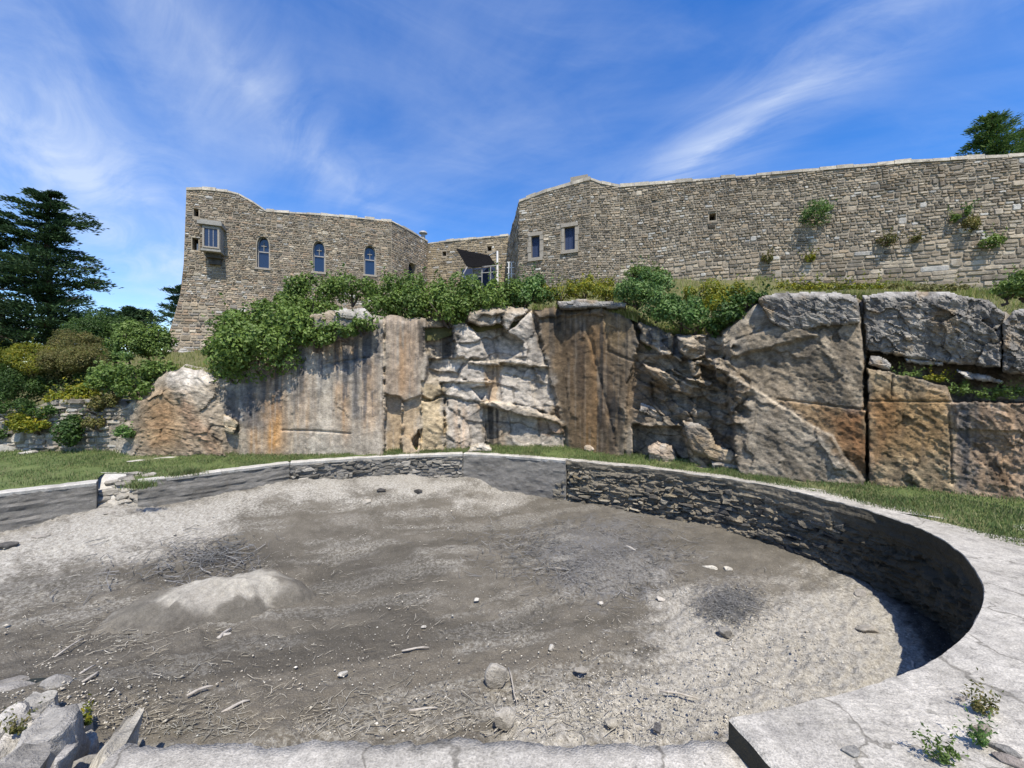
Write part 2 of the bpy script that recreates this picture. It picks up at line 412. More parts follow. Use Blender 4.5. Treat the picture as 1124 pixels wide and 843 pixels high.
blue = sstep(-22, 22, sdpoly(GX, GY, [(590, 590), (690, 585), (740, 620), (720, 665), (640, 650)]) + wig * 1.5) + sstep(-12, 16, sdpoly(GX, GY, [(768, 650), (800, 642), (835, 680), (800, 690)]) + wig)
dark_mud_and_shade = sstep(-10, 22, sdpoly(GX, GY, [(900, 600), (985, 672), (1020, 735), (1010, 790), (1190, 790), (1190, 560)]) + wig * .6)  # damp mud, and the curved wall's cast shadow deepened in the colour
streak = sstep(.0, .55, fbm(fx * .8 + fy * .5, fy * 3.4 - fx * 1.3, 0, 9, 5, .6)) * sstep(950, 450, GX)
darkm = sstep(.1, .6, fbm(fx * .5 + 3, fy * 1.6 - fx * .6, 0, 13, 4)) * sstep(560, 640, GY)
dz = .016 * fbm(fx * 3, fy * 3, 0, 21, 3) + .010 * fbm(fx * 7 + fy * 3, fy * 12 - fx * 5, 0, 24, 3) + (.010 + .012 * light) * fbm(fx * 14, fy * 14, 0, 22, 3) + .035 * fbm(fx * .7, fy * .7, 0, 23, 2)
dz += .05 * np.clip(blue, 0, 1)
# a shallow old drain channel across the mud
dz -= .05 * np.exp(-(dline(GX, GY, [(545, 553), (450, 575), (370, 612), (310, 655), (230, 700)]) / 9) ** 2)
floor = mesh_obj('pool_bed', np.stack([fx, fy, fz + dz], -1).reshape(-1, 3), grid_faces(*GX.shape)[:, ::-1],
                 None, None, True, {'light': light.ravel(), 'warm': warm.ravel(), 'blue': np.clip(blue, 0, 1).ravel(), 'streak': streak.ravel(), 'dark_mud_and_shade': np.clip(dark_mud_and_shade + .42 * darkm * (1 - light), 0, 1).ravel()})
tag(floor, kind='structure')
m, nt, b = new_mat('dried_pool_mud'); p = pos(nt)
n1 = noise(nt, p, 2.2, 6, .7); n2 = noise(nt, p, 26, 4, .7); n3 = noise(nt, p, 85, 2, .6)
mud = ramp(nt, n1, [(.3, (.096, .086, .068)), (.55, (.138, .124, .099)), (.75, (.19, .172, .14))])
mud = mixrgb(nt, attr(nt, 'warm', 'Fac'), mud, mixrgb(nt, n1, (.112, .099, .078), (.165, .148, .118)))
bf = nt.nodes.new('ShaderNodeMath'); bf.operation = 'MULTIPLY'; nt.links.new(attr(nt, 'blue', 'Fac'), bf.inputs[0]); nt.links.new(mapr(nt, n2, .35, .6), bf.inputs[1]); mud = mixrgb(nt, bf.outputs[0], mud, (.15, .15, .15))
sm = nt.nodes.new('ShaderNodeMath'); sm.operation = 'MULTIPLY'; nt.links.new(attr(nt, 'streak', 'Fac'), sm.inputs[0]); nt.links.new(mapr(nt, n2, .4, .62), sm.inputs[1])
mud = mixrgb(nt, sm.outputs[0], mud, (.265, .25, .215))
grav = ramp(nt, n2, [(.28, (.185, .172, .146)), (.5, (.345, .325, .282)), (.72, (.50, .478, .425))])
lf = nt.nodes.new('ShaderNodeMath'); lf.operation = 'MULTIPLY_ADD'; lf.inputs[1].default_value = .9; nt.links.new(n2, lf.inputs[0]); nt.links.new(attr(nt, 'light', 'Fac'), lf.inputs[2])
c = mixrgb(nt, mapr(nt, lf.outputs[0], .48, 1.35), mud, grav)
c = mixrgb(nt, 1.0, c, ramp(nt, n3, [(.3, (.72,) * 3), (.7, (1.25,) * 3)]), 'MULTIPLY')
c = mixrgb(nt, attr(nt, 'dark_mud_and_shade', 'Fac'), c, mixrgb(nt, n2, (.02, .019, .016), (.055, .05, .042)))  # near-black tint: dark mud patches plus painted shadow beside the curved wall
chips = mapr(nt, noise(nt, p, 60, 2, .5), .64, .72, 0, .45); c = mixrgb(nt, chips, c, (.42, .40, .35))
nt.links.new(c, b.inputs['Base Color']); s = nt.nodes.new('ShaderNodeMath'); s.operation = 'ADD'; nt.links.new(n2, s.inputs[0]); nt.links.new(n3, s.inputs[1])
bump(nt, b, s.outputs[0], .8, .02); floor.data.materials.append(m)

# ------------------------------------------------------------------ lawn
lpx = np.arange(-390, 1390, 5.0); lt = np.linspace(0, 1, 26)
LX, LT = np.meshgrid(lpx, lt)
ld = NEAR(LX) * (1 - LT) + (D0(LX) + .35) * LT
def lawn_z(x, y, t): return -.02 + .09 * t + .02 * fbm(x * 1.3, y * 1.3, 0, 31, 3) * sstep(0, .2, t)
lx = (LX - CX) / F * ld
lawn = mesh_obj('lawn', np.stack([lx, ld, lawn_z(lx, ld, LT)], -1).reshape(-1, 3), grid_faces(*LX.shape), M['lawn'], None, True)
tag(lawn, kind='structure')

def blades(name, x, y, z, h, w, mat, lean=.5, parent=None):
    n = len(x); a = rng.uniform(0, 2 * np.pi, n); b = rng.uniform(0, 2 * np.pi, n); L = rng.uniform(.1, 1, n) * lean * h
    dx, dy = np.cos(a) * w * .5, np.sin(a) * w * .5
    v = np.empty((n, 5, 3)); mx, my = np.cos(b) * L, np.sin(b) * L
    v[:, 0] = np.stack([x - dx, y - dy, z], -1); v[:, 1] = np.stack([x + dx, y + dy, z], -1)
    v[:, 2] = np.stack([x - dx * .7 + mx * .35, y - dy * .7 + my * .35, z + h * .6], -1); v[:, 3] = np.stack([x + dx * .7 + mx * .35, y + dy * .7 + my * .35, z + h * .6], -1)
    v[:, 4] = np.stack([x + mx, y + my, z + h], -1)
    i = np.arange(n)[:, None] * 5
    f = np.concatenate([i + [0, 1, 3], i + [0, 3, 2], i + [2, 3, 4]], 0)
    return mesh_obj(name, v.reshape(-1, 3), f, mat, parent)
n = 95000
bx = rng.uniform(-160, 1330, n); bt = rng.uniform(0, 1, n) ** .9
bd = NEAR(bx) * (1 - bt) + (D0(bx) - .02) * bt; X = (bx - CX) / F * bd
keep = (fbm(X * 2.2, bd * 2.2, 0, 41, 3) + rng.uniform(-.6, .6, n)) > -.45
bare = sdpoly(bx, CY + (H) * F / bd, [(138, 507), (195, 503), (195, 506), (140, 510)]) > 0
keep &= ~bare
X, bd, bt, bx = X[keep], bd[keep], bt[keep], bx[keep]
tuft = .5 + .5 * fbm(X * 1.5, bd * 1.5, 0, 43, 3)
hh = rng.uniform(.018, .05, len(X)) * (.6 + tuft) + .05 * (rng.random(len(X)) < .05) + .035 * sstep(.92, 1.0, bt)
gb = blades('grass', X, bd, lawn_z(X, bd, bt), hh, rng.uniform(.006, .013, len(X)), M['grass'], .8)
tag(gb, 'short mown green grass between the pool and the rock face', 'grass', kind='stuff')

# ------------------------------------------------------------------ quarried cliff
TOP = [(120, 455), (150, 436), (160, 424), (178, 408), (200, 402), (225, 408), (245, 412), (262, 398), (300, 378), (345, 352), (410, 346), (470, 350), (510, 342), (545, 336), (585, 340), (662, 335),
       (690, 347), (740, 366), (790, 366), (828, 332), (850, 327), (943, 328), (955, 330), (1090, 342), (1130, 345), (1400, 340)]
topx = np.array([t[0] for t in TOP], float); topy = np.array([t[1] for t in TOP], float)
cpx = np.concatenate([np.arange(120, 1140, 1.35), np.arange(1140, 1390, 4)])
nv = 170
CPX, CT = np.meshgrid(cpx, np.linspace(0, 1, nv))
base_y = CY + (H + .12) * F / D0(CPX)            # foot of the face, a little under the grass
top_y = np.interp(CPX, topx, topy) + fbm(CPX / 14, 0, 0, 51, 3) * 2.0
CPY = base_y * (1 - CT) + top_y * CT
rr = np.zeros_like(CPX)
# plan of the face in photo pixels: (polygon, metres proud, slope per 100 px across, slope per 100 px down, edge softness px)
FAC = [
 ([(120, 520), (145, 455), (160, 425), (185, 403), (215, 402), (238, 415), (247, 450), (256, 520)], .28, 0, .1, 26),
 ([(203, 425), (222, 465), (256, 510), (240, 510), (208, 470), (190, 430)], .36, 0, 0, 8),
 ([(150, 440), (180, 430), (200, 470), (212, 505), (150, 505)], .30, .2, .1, 6),
 ([(243, 420), (263, 420), (268, 510), (252, 510)], .06, 0, 0, 6),
 ([(257, 370), (422, 330), (422, 520), (264, 520)], .17, .03, .05, 3),
 ([(312, 471), (385, 476), (422, 470), (422, 520), (312, 520)], .21, .02, .02, 1.5),
 ([(352, 404), (422, 388), (422, 330), (352, 340)], .10, 0, 0, 2),
 ([(422, 330), (467, 340), (470, 400), (463, 440), (461, 520), (422, 520)], .18, .05, .03, 2),
 ([(423, 432), (441, 434), (441, 520), (423, 520)], -.10, 0, 0, 1),
 ([(442, 440), (460, 436), (463, 462), (452, 482), (443, 478)], .02, .1, 0, 1.5),
 ([(452, 484), (459, 470), (463, 476), (457, 494)], -.30, 0, 0, 2),
 ([(467, 330), (600, 330), (620, 420), (620, 520), (461, 520), (463, 440), (470, 400)], -.12, .05, .1, 3),
 ([(466, 360), (496, 358), (496, 392), (480, 394), (466, 388)], -.45, 0, 0, 3),
 ([(496, 357), (511, 354), (531, 374), (536, 396), (503, 393), (499, 380)], .10, -.5, -.1, 2),
 ([(511, 352), (575, 352), (577, 370), (571, 386), (556, 396), (537, 397), (529, 372)], -.36, 0, .35, 2),
 ([(512, 342), (537, 335), (552, 338), (550, 355), (530, 358), (512, 354)], .24, 0, -.3, 2),
 ([(552, 336), (584, 338), (566, 350), (556, 364), (550, 356)], .16, 0, -.2, 2),
 ([(557, 364), (583, 342), (592, 378), (601, 402), (576, 402), (575, 376)], .06, -.5, 0, 2),
 ([(470, 393), (509, 392), (512, 400), (500, 416), (470, 416)], -.30, .5, .2, 3),
 ([(512, 398), (530, 399), (536, 418), (502, 417)], .04, -.2, 0, 2),
 ([(548, 394), (603, 400), (602, 404), (548, 398)], .20, 0, 0, 1),
 ([(512, 396), (548, 397), (548, 401), (512, 399)], .15, 0, 0, 1),
 ([(552, 402), (586, 404), (590, 420), (575, 414), (552, 409)], -.05, 0, 0, 2),
 ([(586, 402), (602, 405), (601, 424), (592, 420)], -.02, -1.0, 0, 1.5),
 ([(480, 416), (538, 417), (541, 421), (481, 420)], .14, 0, 0, 1.5),
 ([(463, 418), (482, 418), (484, 432), (474, 441), (463, 432)], .12, .3, 0, 2),
 ([(484, 420), (532, 420), (536, 442), (512, 440), (486, 432)], .06, 0, .2, 2),
 ([(517, 426), (534, 424), (534, 434), (529, 439)], -.26, 0, 0, 1.2),
 ([(463, 441), (487, 437), (488, 520), (462, 520)], .14, .2, 0, 2),
 ([(488, 438), (504, 439), (504, 520), (488, 520)], .06, -.4, 0, 2),
 ([(504, 439), (530, 444), (532, 520), (504, 520)], .02, 0, .1, 1.5),
 ([(532, 447), (546, 448), (548, 520), (532, 520)], -.20, .6, 0, 1.5),
 ([(548, 450), (592, 458), (592, 520), (548, 520)], .00, .1, .1, 2),
 ([(592, 458), (617, 463), (622, 520), (592, 520)], .08, 0, .1, 1.5),
 ([(550, 411), (582, 418), (588, 446), (550, 442)], .02, 0, .1, 2),
 ([(527, 442), (552, 441), (598, 453), (618, 462), (617, 465), (590, 459), (548, 449)], .26, 0, 0, 1.2),
 ([(590, 447), (612, 446), (606, 454), (592, 452)], .22, 0, 0, 2),
 ([(584, 330), (662, 330), (692, 340), (702, 378), (690, 420), (690, 455), (684, 520), (628, 520), (612, 450)], .12, .05, .06, 2.5),
 ([(584, 338), (662, 332), (662, 347), (645, 346), (590, 349)], .16, 0, -.4, 1.5),
 ([(690, 340), (800, 355), (806, 440), (806, 520), (684, 520), (690, 420), (702, 378)], -.10, 0, .25, 3),
 ([(700, 352), (738, 364), (742, 392), (722, 384), (703, 374)], .02, -.4, 0, 2),
 ([(742, 366), (775, 368), (776, 390), (756, 396), (745, 384)], .16, -.2, -.2, 2),
 ([(776, 366), (794, 368), (796, 392), (780, 402), (774, 392)], -.04, 0, 0, 2),
 ([(709, 376), (728, 384), (746, 392), (748, 396), (726, 389)], .12, 0, 0, 1.5),
 ([(702, 396), (730, 408), (760, 422), (762, 434), (740, 430), (716, 414)], .12, -.3, -.2, 2),
 ([(738, 406), (756, 414), (782, 420), (780, 424), (754, 418)], .16, 0, 0, 1.5),
 ([(755, 396), (770, 396), (770, 414), (758, 412)], .20, 0, 0, 2),
 ([(768, 400), (790, 404), (790, 418), (772, 416)], -.30, 0, 0, 2),
 ([(714, 420), (760, 436), (762, 458), (740, 466), (716, 440)], -.16, .2, .3, 2),
 ([(764, 434), (800, 434), (802, 474), (786, 474), (766, 462)], -.10, .2, .3, 1.5),
 ([(694, 466), (748, 468), (758, 500), (752, 520), (694, 520)], -.34, 0, .2, 3),
 ([(790, 362), (830, 322), (948, 322), (951, 540), (830, 540), (806, 505), (800, 440), (795, 400)], .26, .02, .08, 5),
 ([(806, 407), (832, 430), (890, 466), (914, 479), (926, 502), (952, 532), (952, 560), (826, 560), (806, 505)], .38, 0, .05, 2.5),
 ([(782, 392), (800, 395), (822, 424), (812, 428), (786, 416)], .36, 0, 0, 3),
 ([(798, 372), (860, 352), (900, 368), (840, 384), (800, 395)], .34, 0, .1, 8),
 ([(851, 438), (951, 450), (951, 527), (926, 500), (914, 478), (890, 465)], .30, 0, 0, 1.5),
 ([(952, 380), (1390, 405), (1390, 448), (1046, 441), (1040, 425), (975, 410), (952, 404)], -.30, 0, .2, 2),
 ([(952, 404), (975, 408), (1041, 424), (1046, 441), (1390, 446), (1390, 620), (953, 560)], .31, 0, .04, 2),
 ([(1048, 441), (1390, 446), (1390, 480), (1050, 472)], .35, 0, 0, 2),
]
for poly, r0, gx_, gy_, soft in FAC:
    cxm = np.mean([q[0] for q in poly]); cym = np.mean([q[1] for q in poly])
    jx = fbm(CPX / 7, CPY / 7, 0, 61, 3) * 1.4
    soft = soft if soft > 12 else .45 * soft; w = sstep(-soft * .35, soft, sdpoly(CPX, CPY, poly) + jx)
    rr = rr * (1 - w) + w * (r0 + gx_ * (CPX - cxm) / 100 + gy_ * (CPY - cym) / 100)
for pts, w_, dep in [([(944, 322), (947, 360), (951, 440), (953, 535)], 1.3, .16), ([(421.5, 345), (421.5, 505)], 1.1, .07), ([(310, 472), (350, 473), (385, 476)], 1.0, .07),
                     ([(853, 438), (900, 444), (951, 450)], .9, .05), ([(953, 440), (1050, 441)], .9, .05), ([(800, 375), (850, 358), (865, 352)], 1.3, .08),
                     ([(320, 455), (321, 505)], 1.2, .05), ([(355, 400), (405, 392)], 1.0, .05), ([(1042, 450), (1045, 530)], 1.2, .04), ([(979, 410), (978, 437)], 1, .05),
                     ([(640, 345), (652, 390), (668, 450), (676, 490)], 1.6, .06), ([(664, 345), (667, 385), (690, 395), (735, 405)], 1.2, .05), ([(592, 460), (593, 500)], 1, .08),
                     ([(620, 470), (624, 510)], 1.5, .15), ([(545, 335), (547, 440)], 1.2, .10), ([(488, 440), (489, 500)], 1, .06)]:
    rr -= dep * np.exp(-(dline(CPX + fbm(CPX / 9, CPY / 9, 0, 63, 2) * .9, CPY, pts) / w_) ** 2)
rough = sstep(.0, 1, sdpoly(CPX, CPY, [(690, 340), (806, 355), (830, 440), (806, 520), (690, 520)]) / 12) * .6 + sstep(0, 1, (CPX - 780) / 40) * .5
smoothz = sstep(0, 10, sdpoly(CPX, CPY, [(260, 370), (467, 335), (461, 510), (264, 510)]))
# angled fracture planes: ridged, slanted
fr = 1 - np.abs(fbm((CPX * .8 + CPY * .9) / 26, (CPY * .9 - CPX * .45) / 10, 0, 71, 4))
rr += (.012 * rough + .006) * (fr - .6) + .016 * fbm(CPX / 45, CPY / 45, 0, 72, 2) * (1 - .5 * smoothz)
def rotc(a, sx_, sy_, X_=None, Y_=None):
    X_ = CPX if X_ is None else X_; Y_ = CPY if Y_ is None else Y_
    co, si = math.cos(math.radians(a)), math.sin(math.radians(a)); wx = fbm(X_ / 20, Y_ / 20, 0, 79, 2) * .18
    return (X_ * co + Y_ * si) / sx_ + wx, (Y_ * co - X_ * si) / sy_ + wx
zb = sstep(0, 8, sdpoly(CPX, CPY, [(467, 330), (590, 335), (622, 450), (625, 520), (461, 520)])); zf = sstep(0, 10, sdpoly(CPX, CPY, [(692, 345), (800, 355), (836, 425), (812, 520), (690, 520)])); zr = sstep(800, 815, CPX) * (1 - zf); zl = sstep(262, 248, CPX)
zs = sstep(0, 5, sdpoly(CPX, CPY, [(584, 330), (690, 340), (690, 520), (625, 520)]))
fa, fh1, fe1 = facets(*rotc(12, 34, 20), 5); fb_, fh2, fe2 = facets(*rotc(28, 22, 10), 6); fc_, fh3, fe3 = facets(*rotc(24, 11, 5), 7); fd_, fh4, fe4 = facets(*rotc(35, 60, 34), 8); fs_, fh5, fe5 = facets(*rotc(86, 70, 16), 9)
ff_, fh6, fe6 = facets(*rotc(30, 17, 6), 10); fg_, fh7, fe7 = facets(*rotc(22, 6, 2.6), 11)
rr += zb * .006 * fg_ + zf * .008 * fg_ + zl * .010 * fg_
rr += zb * .05 * fa + zf * (.075 * fb_ + .022 * fc_) + zr * (.032 * fd_ + .011 * ff_ + .007 * fg_) + zl * (.035 * fa + .012 * fc_) + zb * .018 * fc_ + smoothz * .014 * fs_ + zs * (.030 * fs_ + .008 * fc_)
zr0 = sstep(800, 815, CPX)
hatch = 1 - np.abs(fbm((CPX * .9 + CPY * .35) / 3.6, (CPY * .9 - CPX * .35) / 15, 0, 74, 3)); rr += (.005 + .004 * rough) * hatch * (1 - zr0)
rr += (.008 + .003 * rough) * fbm((CPX + CPY * .5) / 5, (CPY - CPX * .4) / 9, 0, 73, 4) * (1 - .4 * smoothz) * (1 - .8 * zr0)
# broken faceting (stepped noise)
st = fbm((CPX + .5 * CPY) / 40, (CPY - .45 * CPX) / 24, 0, 75, 2); rr += .022 * rough * (np.floor(st * 4) / 4)
frz = sstep(0, 10, sdpoly(CPX, CPY, [(700, 372), (790, 380), (830, 430), (806, 500), (740, 470), (700, 430)])); rr += frz * .10 * np.floor(3 * fbm((CPX + CPY) / 16, (CPY * 1.1 - CPX * .5) / 9, 0, 78, 2)) / 3
# fine vertical drill grooves on the sawn panels
drill = sstep(0, 4, sdpoly(CPX, CPY, [(422, 345), (467, 350), (470, 400), (422, 430)])); rr += drill * .012 * np.sin(CPX * 1.35)
rr -= .10 * (CT * 1.0)                                   # leans back
edge = sstep(.94, 1.0, CT); rr -= edge * edge * .22       # rounded brow
dd = D0(CPX) - rr
vx, vz = (CPX - CX) / F * dd, H - (CPY - CY) / F * dd
# top surface running back into the hill
nb = 12
bk = np.linspace(0, 1, nb + 1)[1:, None]
tdx, tpy = dd[-1][None, :], CPY[-1][None, :]
bx_ = CPX[-1][None, :]
bd_ = tdx + bk * 1.3
bz_ = vz[-1][None, :] + bk * .10 + .05 * fbm(bx_ / 16 + 0 * bk, bk * 4, 0, 77, 3)
bX = vx[-1][None, :] + (bx_ - CX) / F * bk * 1.3 * .9
AX = np.concatenate([vx, bX + 0 * bk]); AY = np.concatenate([dd, bd_]); AZ = np.concatenate([vz, bz_])
KX = np.concatenate([CPX, np.repeat(CPX[-1:], nb, 0)]); KY = np.concatenate([CPY, np.repeat(CPY[-1:] - 4, nb, 0)])

# rock colours: native stone, iron staining, dark water streaks, pale fresh breaks
def cmix(c, col, w): return c * (1 - w[..., None]) + np.array(col)[None, None, :] * w[..., None]
def region(poly, soft, seed=0, wob=6, s=18):
    return sstep(-soft, soft, sdpoly(KX, KY, poly) + wob * fbm(KX / s, KY / s, 0, 100 + seed, 3))
cc = np.zeros(KX.shape + (3,)) + np.array((.31, .275, .225))
big = fbm(KX / 60, KY / 60, 0, 81, 4)
cc = cmix(cc, (.36, .34, .30), sstep(0, .8, big)); cc = cmix(cc, (.25, .205, .15), sstep(0, .9, -big))
vst = fbm(KX / 5.5, KY / 130, 0, 83, 3); vst2 = fbm(KX / 11, KY / 160, 0, 84, 3); vst3 = fbm(KX / 2.6, KY / 70, 0, 85, 3)
LIGHT, OCHRE, RUST, BROWN, DARK, BLUE, PALE = (.42, .40, .36), (.38, .25, .11), (.34, .145, .05), (.145, .110, .072), (.045, .044, .043), (.095, .10, .11), (.56, .53, .48)
for i, (poly, col, a, soft) in enumerate([
    ([(150, 440), (205, 420), (250, 500), (150, 505)], (.25, .195, .14), .7, 14),
    ([(158, 430), (185, 425), (198, 470), (190, 492), (160, 490)], (.32, .235, .145), .7, 10), ([(168, 445), (185, 440), (192, 480), (170, 485)], (.34, .19, .085), .35, 9),
    ([(180, 402), (225, 402), (235, 418), (205, 425), (185, 420)], (.50, .48, .45), .9, 6),
    ([(200, 430), (218, 460), (244, 500), (230, 505), (200, 465)], (.36, .24, .16), .6, 5),
    ([(258, 400), (422, 350), (422, 500), (264, 500)], (.36, .335, .29), .75, 8),
    ([(300, 380), (422, 345), (422, 420), (300, 440)], (.31, .30, .275), .7, 10),
    ([(422, 350), (467, 350), (461, 440), (422, 436)], (.34, .285, .23), .8, 4),
    ([(423, 450), (461, 450), (461, 505), (423, 505)], (.42, .33, .22), .8, 4),
    ([(462, 418), (487, 418), (488, 505), (462, 505)], (.46, .38, .25), .85, 4),
    ([(490, 355), (600, 345), (615, 450), (488, 440)], (.44, .42, .39), .85, 6),
    ([(488, 440), (620, 465), (620, 500), (488, 505)], (.38, .36, .33), .8, 6),
    ([(534, 400), (550, 400), (550, 445), (530, 445)], (.40, .29, .18), .7, 3),
    ([(536, 450), (560, 455), (560, 500), (534, 500)], (.33, .26, .18), .7, 4),
    ([(592, 462), (617, 465), (617, 480), (592, 478)], (.36, .25, .17), .7, 4),
    ([(584, 338), (662, 334), (700, 350), (700, 400), (690, 460), (684, 510), (628, 510), (612, 450)], BROWN, .92, 5),
    ([(610, 370), (660, 365), (668, 440), (668, 500), (635, 500)], (.185, .130, .078), .7, 12),
    ([(660, 345), (705, 352), (712, 385), (700, 395), (672, 385)], (.22, .165, .095), .8, 5),
    ([(690, 345), (800, 360), (806, 520), (684, 520)], (.27, .235, .185), .8, 8),
    ([(690, 392), (730, 405), (735, 440), (700, 470), (688, 440)], (.18, .125, .075), .6, 8),
    ([(745, 462), (790, 470), (800, 520), (752, 510)], (.31, .235, .15), .7, 5),
    ([(800, 360), (945, 328), (950, 450), (830, 430)], (.31, .265, .20), .8, 10),
    ([(820, 440), (900, 470), (950, 530), (820, 530)], (.315, .285, .235), .8, 8),
    ([(856, 440), (950, 450), (950, 525), (925, 500), (912, 478)], (.36, .24, .12), .8, 6),
    ([(905, 450), (951, 452), (951, 520), (925, 490)], RUST, .6, 10),
    ([(952, 405), (1043, 425), (1050, 545), (953, 545)], (.36, .285, .18), .85, 5),
    ([(958, 430), (1040, 428), (1040, 500), (960, 500)], (.40, .255, .11), .65, 16),
    ([(955, 440), (985, 440), (975, 500), (956, 520)], (.36, .17, .06), .45, 12),
    ([(1045, 440), (1390, 446), (1390, 600), (1050, 560)], (.34, .27, .21), .8, 6),
    ([(952, 385), (1390, 400), (1390, 446), (1046, 440)], (.22, .20, .17), .6, 3)]):
    cc = cmix(cc, col, a * region(poly, soft, i))
# iron runs down the sawn panels
for j, (x0, x1, y0, y1, a) in enumerate([(288, 312, 400, 492, .8), (268, 284, 430, 495, .45), (330, 344, 410, 470, .35), (398, 414, 395, 470, .35), (368, 382, 420, 480, .6), (355, 395, 372, 398, .7), (440, 452, 365, 430, .35), (640, 660, 360, 490, .35), (1085, 1124, 440, 540, .3), (500, 512, 445, 500, .35)]):
    w = np.exp(-(((KX + vst * 4 - (x0 + x1) / 2) / (x1 - x0) * 1.6) ** 2)) * sstep(y0 - 12, y0 + 10, KY) * sstep(y1 + 20, y1 - 10, KY)
    cc = cmix(cc, (.40, .225, .085), min(1, a * 1.2) * np.clip(w * (.8 + .6 * vst), 0, 1))
# dark seepage
for j, (poly, a, lo, hi, soft, s) in enumerate([
    ([(255, 415), (420, 350), (420, 400), (330, 440), (258, 470)], .85, -.05, .55, 16, vst), ([(365, 385), (415, 370), (412, 462), (370, 455)], .8, .0, .5, 8, vst),
    ([(240, 425), (300, 405), (290, 470), (245, 470)], .8, -.3, .4, 14, vst2), ([(422, 345), (467, 350), (467, 400), (422, 415)], .5, .1, .6, 6, vst3),
    ([(450, 350), (500, 352), (500, 394), (462, 394)], .8, -.5, .3, 8, vst), ([(532, 446), (548, 448), (550, 500), (530, 500)], .85, -.2, .35, 3, vst3),
    ([(575, 350), (604, 350), (612, 440), (588, 440)], .55, .0, .5, 5, vst), ([(585, 338), (690, 338), (700, 380), (605, 365)], .8, -.15, .45, 8, vst),
    ([(645, 372), (690, 372), (690, 470), (655, 470)], .9, .05, .5, 8, vst), ([(625, 370), (690, 380), (690, 500), (640, 500)], .6, .1, .6, 10, vst2),
    ([(695, 345), (748, 360), (745, 395), (705, 380)], .85, -.4, .3, 6, vst), ([(775, 366), (800, 366), (800, 405), (770, 405)], .7, -.4, .4, 5, vst2), ([(700, 410), (806, 430), (806, 500), (690, 505)], .42, -.1, .6, 10, vst2),
    ([(1048, 440), (1072, 441), (1072, 535), (1055, 535)], .85, -.4, .3, 7, vst2), ([(1090, 420), (1390, 430), (1390, 560), (1095, 540)], .5, .15, .6, 10, vst2),
    ([(955, 470), (1050, 470), (1050, 545), (955, 540)], .4, .15, .6, 12, vst2), ([(830, 360), (945, 360), (945, 440), (850, 430)], .45, .15, .65, 10, vst2)]):
    w = region(poly, soft, 40 + j, 5, 12) * sstep(lo, hi, s + .25 * fbm(KX / 9, KY / 9, 0, 90, 3))
    cc = cmix(cc, DARK if j in (4, 5, 7, 8, 9, 12) else BLUE if j in (0, 1, 2, 10, 13) else (.10, .095, .09), a * w)
# pale mineral runs on the slabs
w = region([(250, 420), (420, 350), (465, 350), (461, 505), (260, 505)], 8, 70) * sstep(.2, .65, vst3); cc = cmix(cc, (.44, .415, .37), .35 * w)
w = region([(262, 380), (465, 340), (465, 430), (262, 470)], 10, 72) * sstep(.2, .6, fbm(KX / 3.2, KY / 90, 0, 87, 3) + .15 * fbm(KX / 6, KY / 9, 0, 88, 2)); cc = cmix(cc, (.12, .118, .118), .38 * w)
w = region([(585, 345), (692, 345), (690, 500), (630, 500)], 6, 71) * sstep(.35, .8, vst3); cc = cmix(cc, (.30, .26, .21), .4 * w)
# fresh pale fractures along ledges and cracks
for pts, w_, a in [([(800, 412), (832, 430), (890, 466), (914, 479), (926, 502), (952, 530)], 1.5, .85), ([(527, 443), (552, 443), (598, 455), (618, 463)], 1.8, .85), ([(480, 397), (512, 396), (548, 398), (603, 402)], 1.4, .8),
                   ([(709, 378), (728, 386), (747, 394)], 1.6, .7), ([(740, 408), (758, 415), (782, 422)], 1.5, .6), ([(552, 410), (582, 417), (588, 432)], 1.1, .7), ([(421.5, 345), (421.5, 505)], .9, .55), ([(702, 398), (732, 410), (760, 424)], 1.3, .5),
                   ([(556, 364), (566, 350), (584, 340)], 1.2, .7), ([(320, 455), (321, 505)], 1.5, .4), ([(483, 419), (538, 419)], 1.2, .55)]:
    cc = cmix(cc, (.56, .50, .41), a * np.exp(-(dline(KX, KY + fbm(KX / 8, 0, 0, 95, 2) * 1.2, pts) / w_) ** 2))
pad = lambda q: np.concatenate([q, np.repeat(q[-1:], nb, 0)])
cell = zb * (fh1 - .5) * .35 + zf * (fh2 - .5) * .5 + zr * ((fh4 - .5) * .22 + (fh6 - .5) * .24 + (fh7 - .5) * .14) + zl * (fh1 - .5) * .3 + (smoothz + zs) * (fh5 - .5) * .22 + (fh3 - .5) * .14
crk = np.clip(zb * np.exp(-(fe1 / .05) ** 2) * .5 + zf * np.exp(-(fe2 / .07) ** 2) * .55 + zr * np.exp(-(fe4 / .022) ** 2) * .45 + zl * np.exp(-(fe1 / .05) ** 2) * .4, 0, .7)
cc *= pad((1 + cell) * (1 - crk))[..., None]
pat = fbm((KX * .55 + KY * .83) / 70, (KY * .55 - KX * .83) / 13, 0, 98, 4); cc *= (1 - .42 * sstep(800, 815, KX) * sstep(.0, .55, pat))[..., None]
cc *= (1 - .16 * region([(584, 338), (662, 334), (700, 350), (690, 460), (684, 510), (628, 510), (612, 450)], 5, 99))[..., None]
mott = fbm(KX / 4, KY / 3.5, 0, 96, 4)
cc *= (1 + .26 * mott + .12 * fbm(KX / 15, KY / 15, 0, 97, 3))[..., None]
cc *= np.where(KX > 795, .76, .92)[..., None] * np.array((1.05, 1.0, .93))
cc = np.clip(cc, .02, .7)
cliff = mesh_obj('cliff', np.stack([AX, AY, AZ], -1).reshape(-1, 3), grid_faces(*AX.shape), M['cliff'], None, False, {'col': cc.reshape(-1, 3)})
tag(cliff, kind='structure')

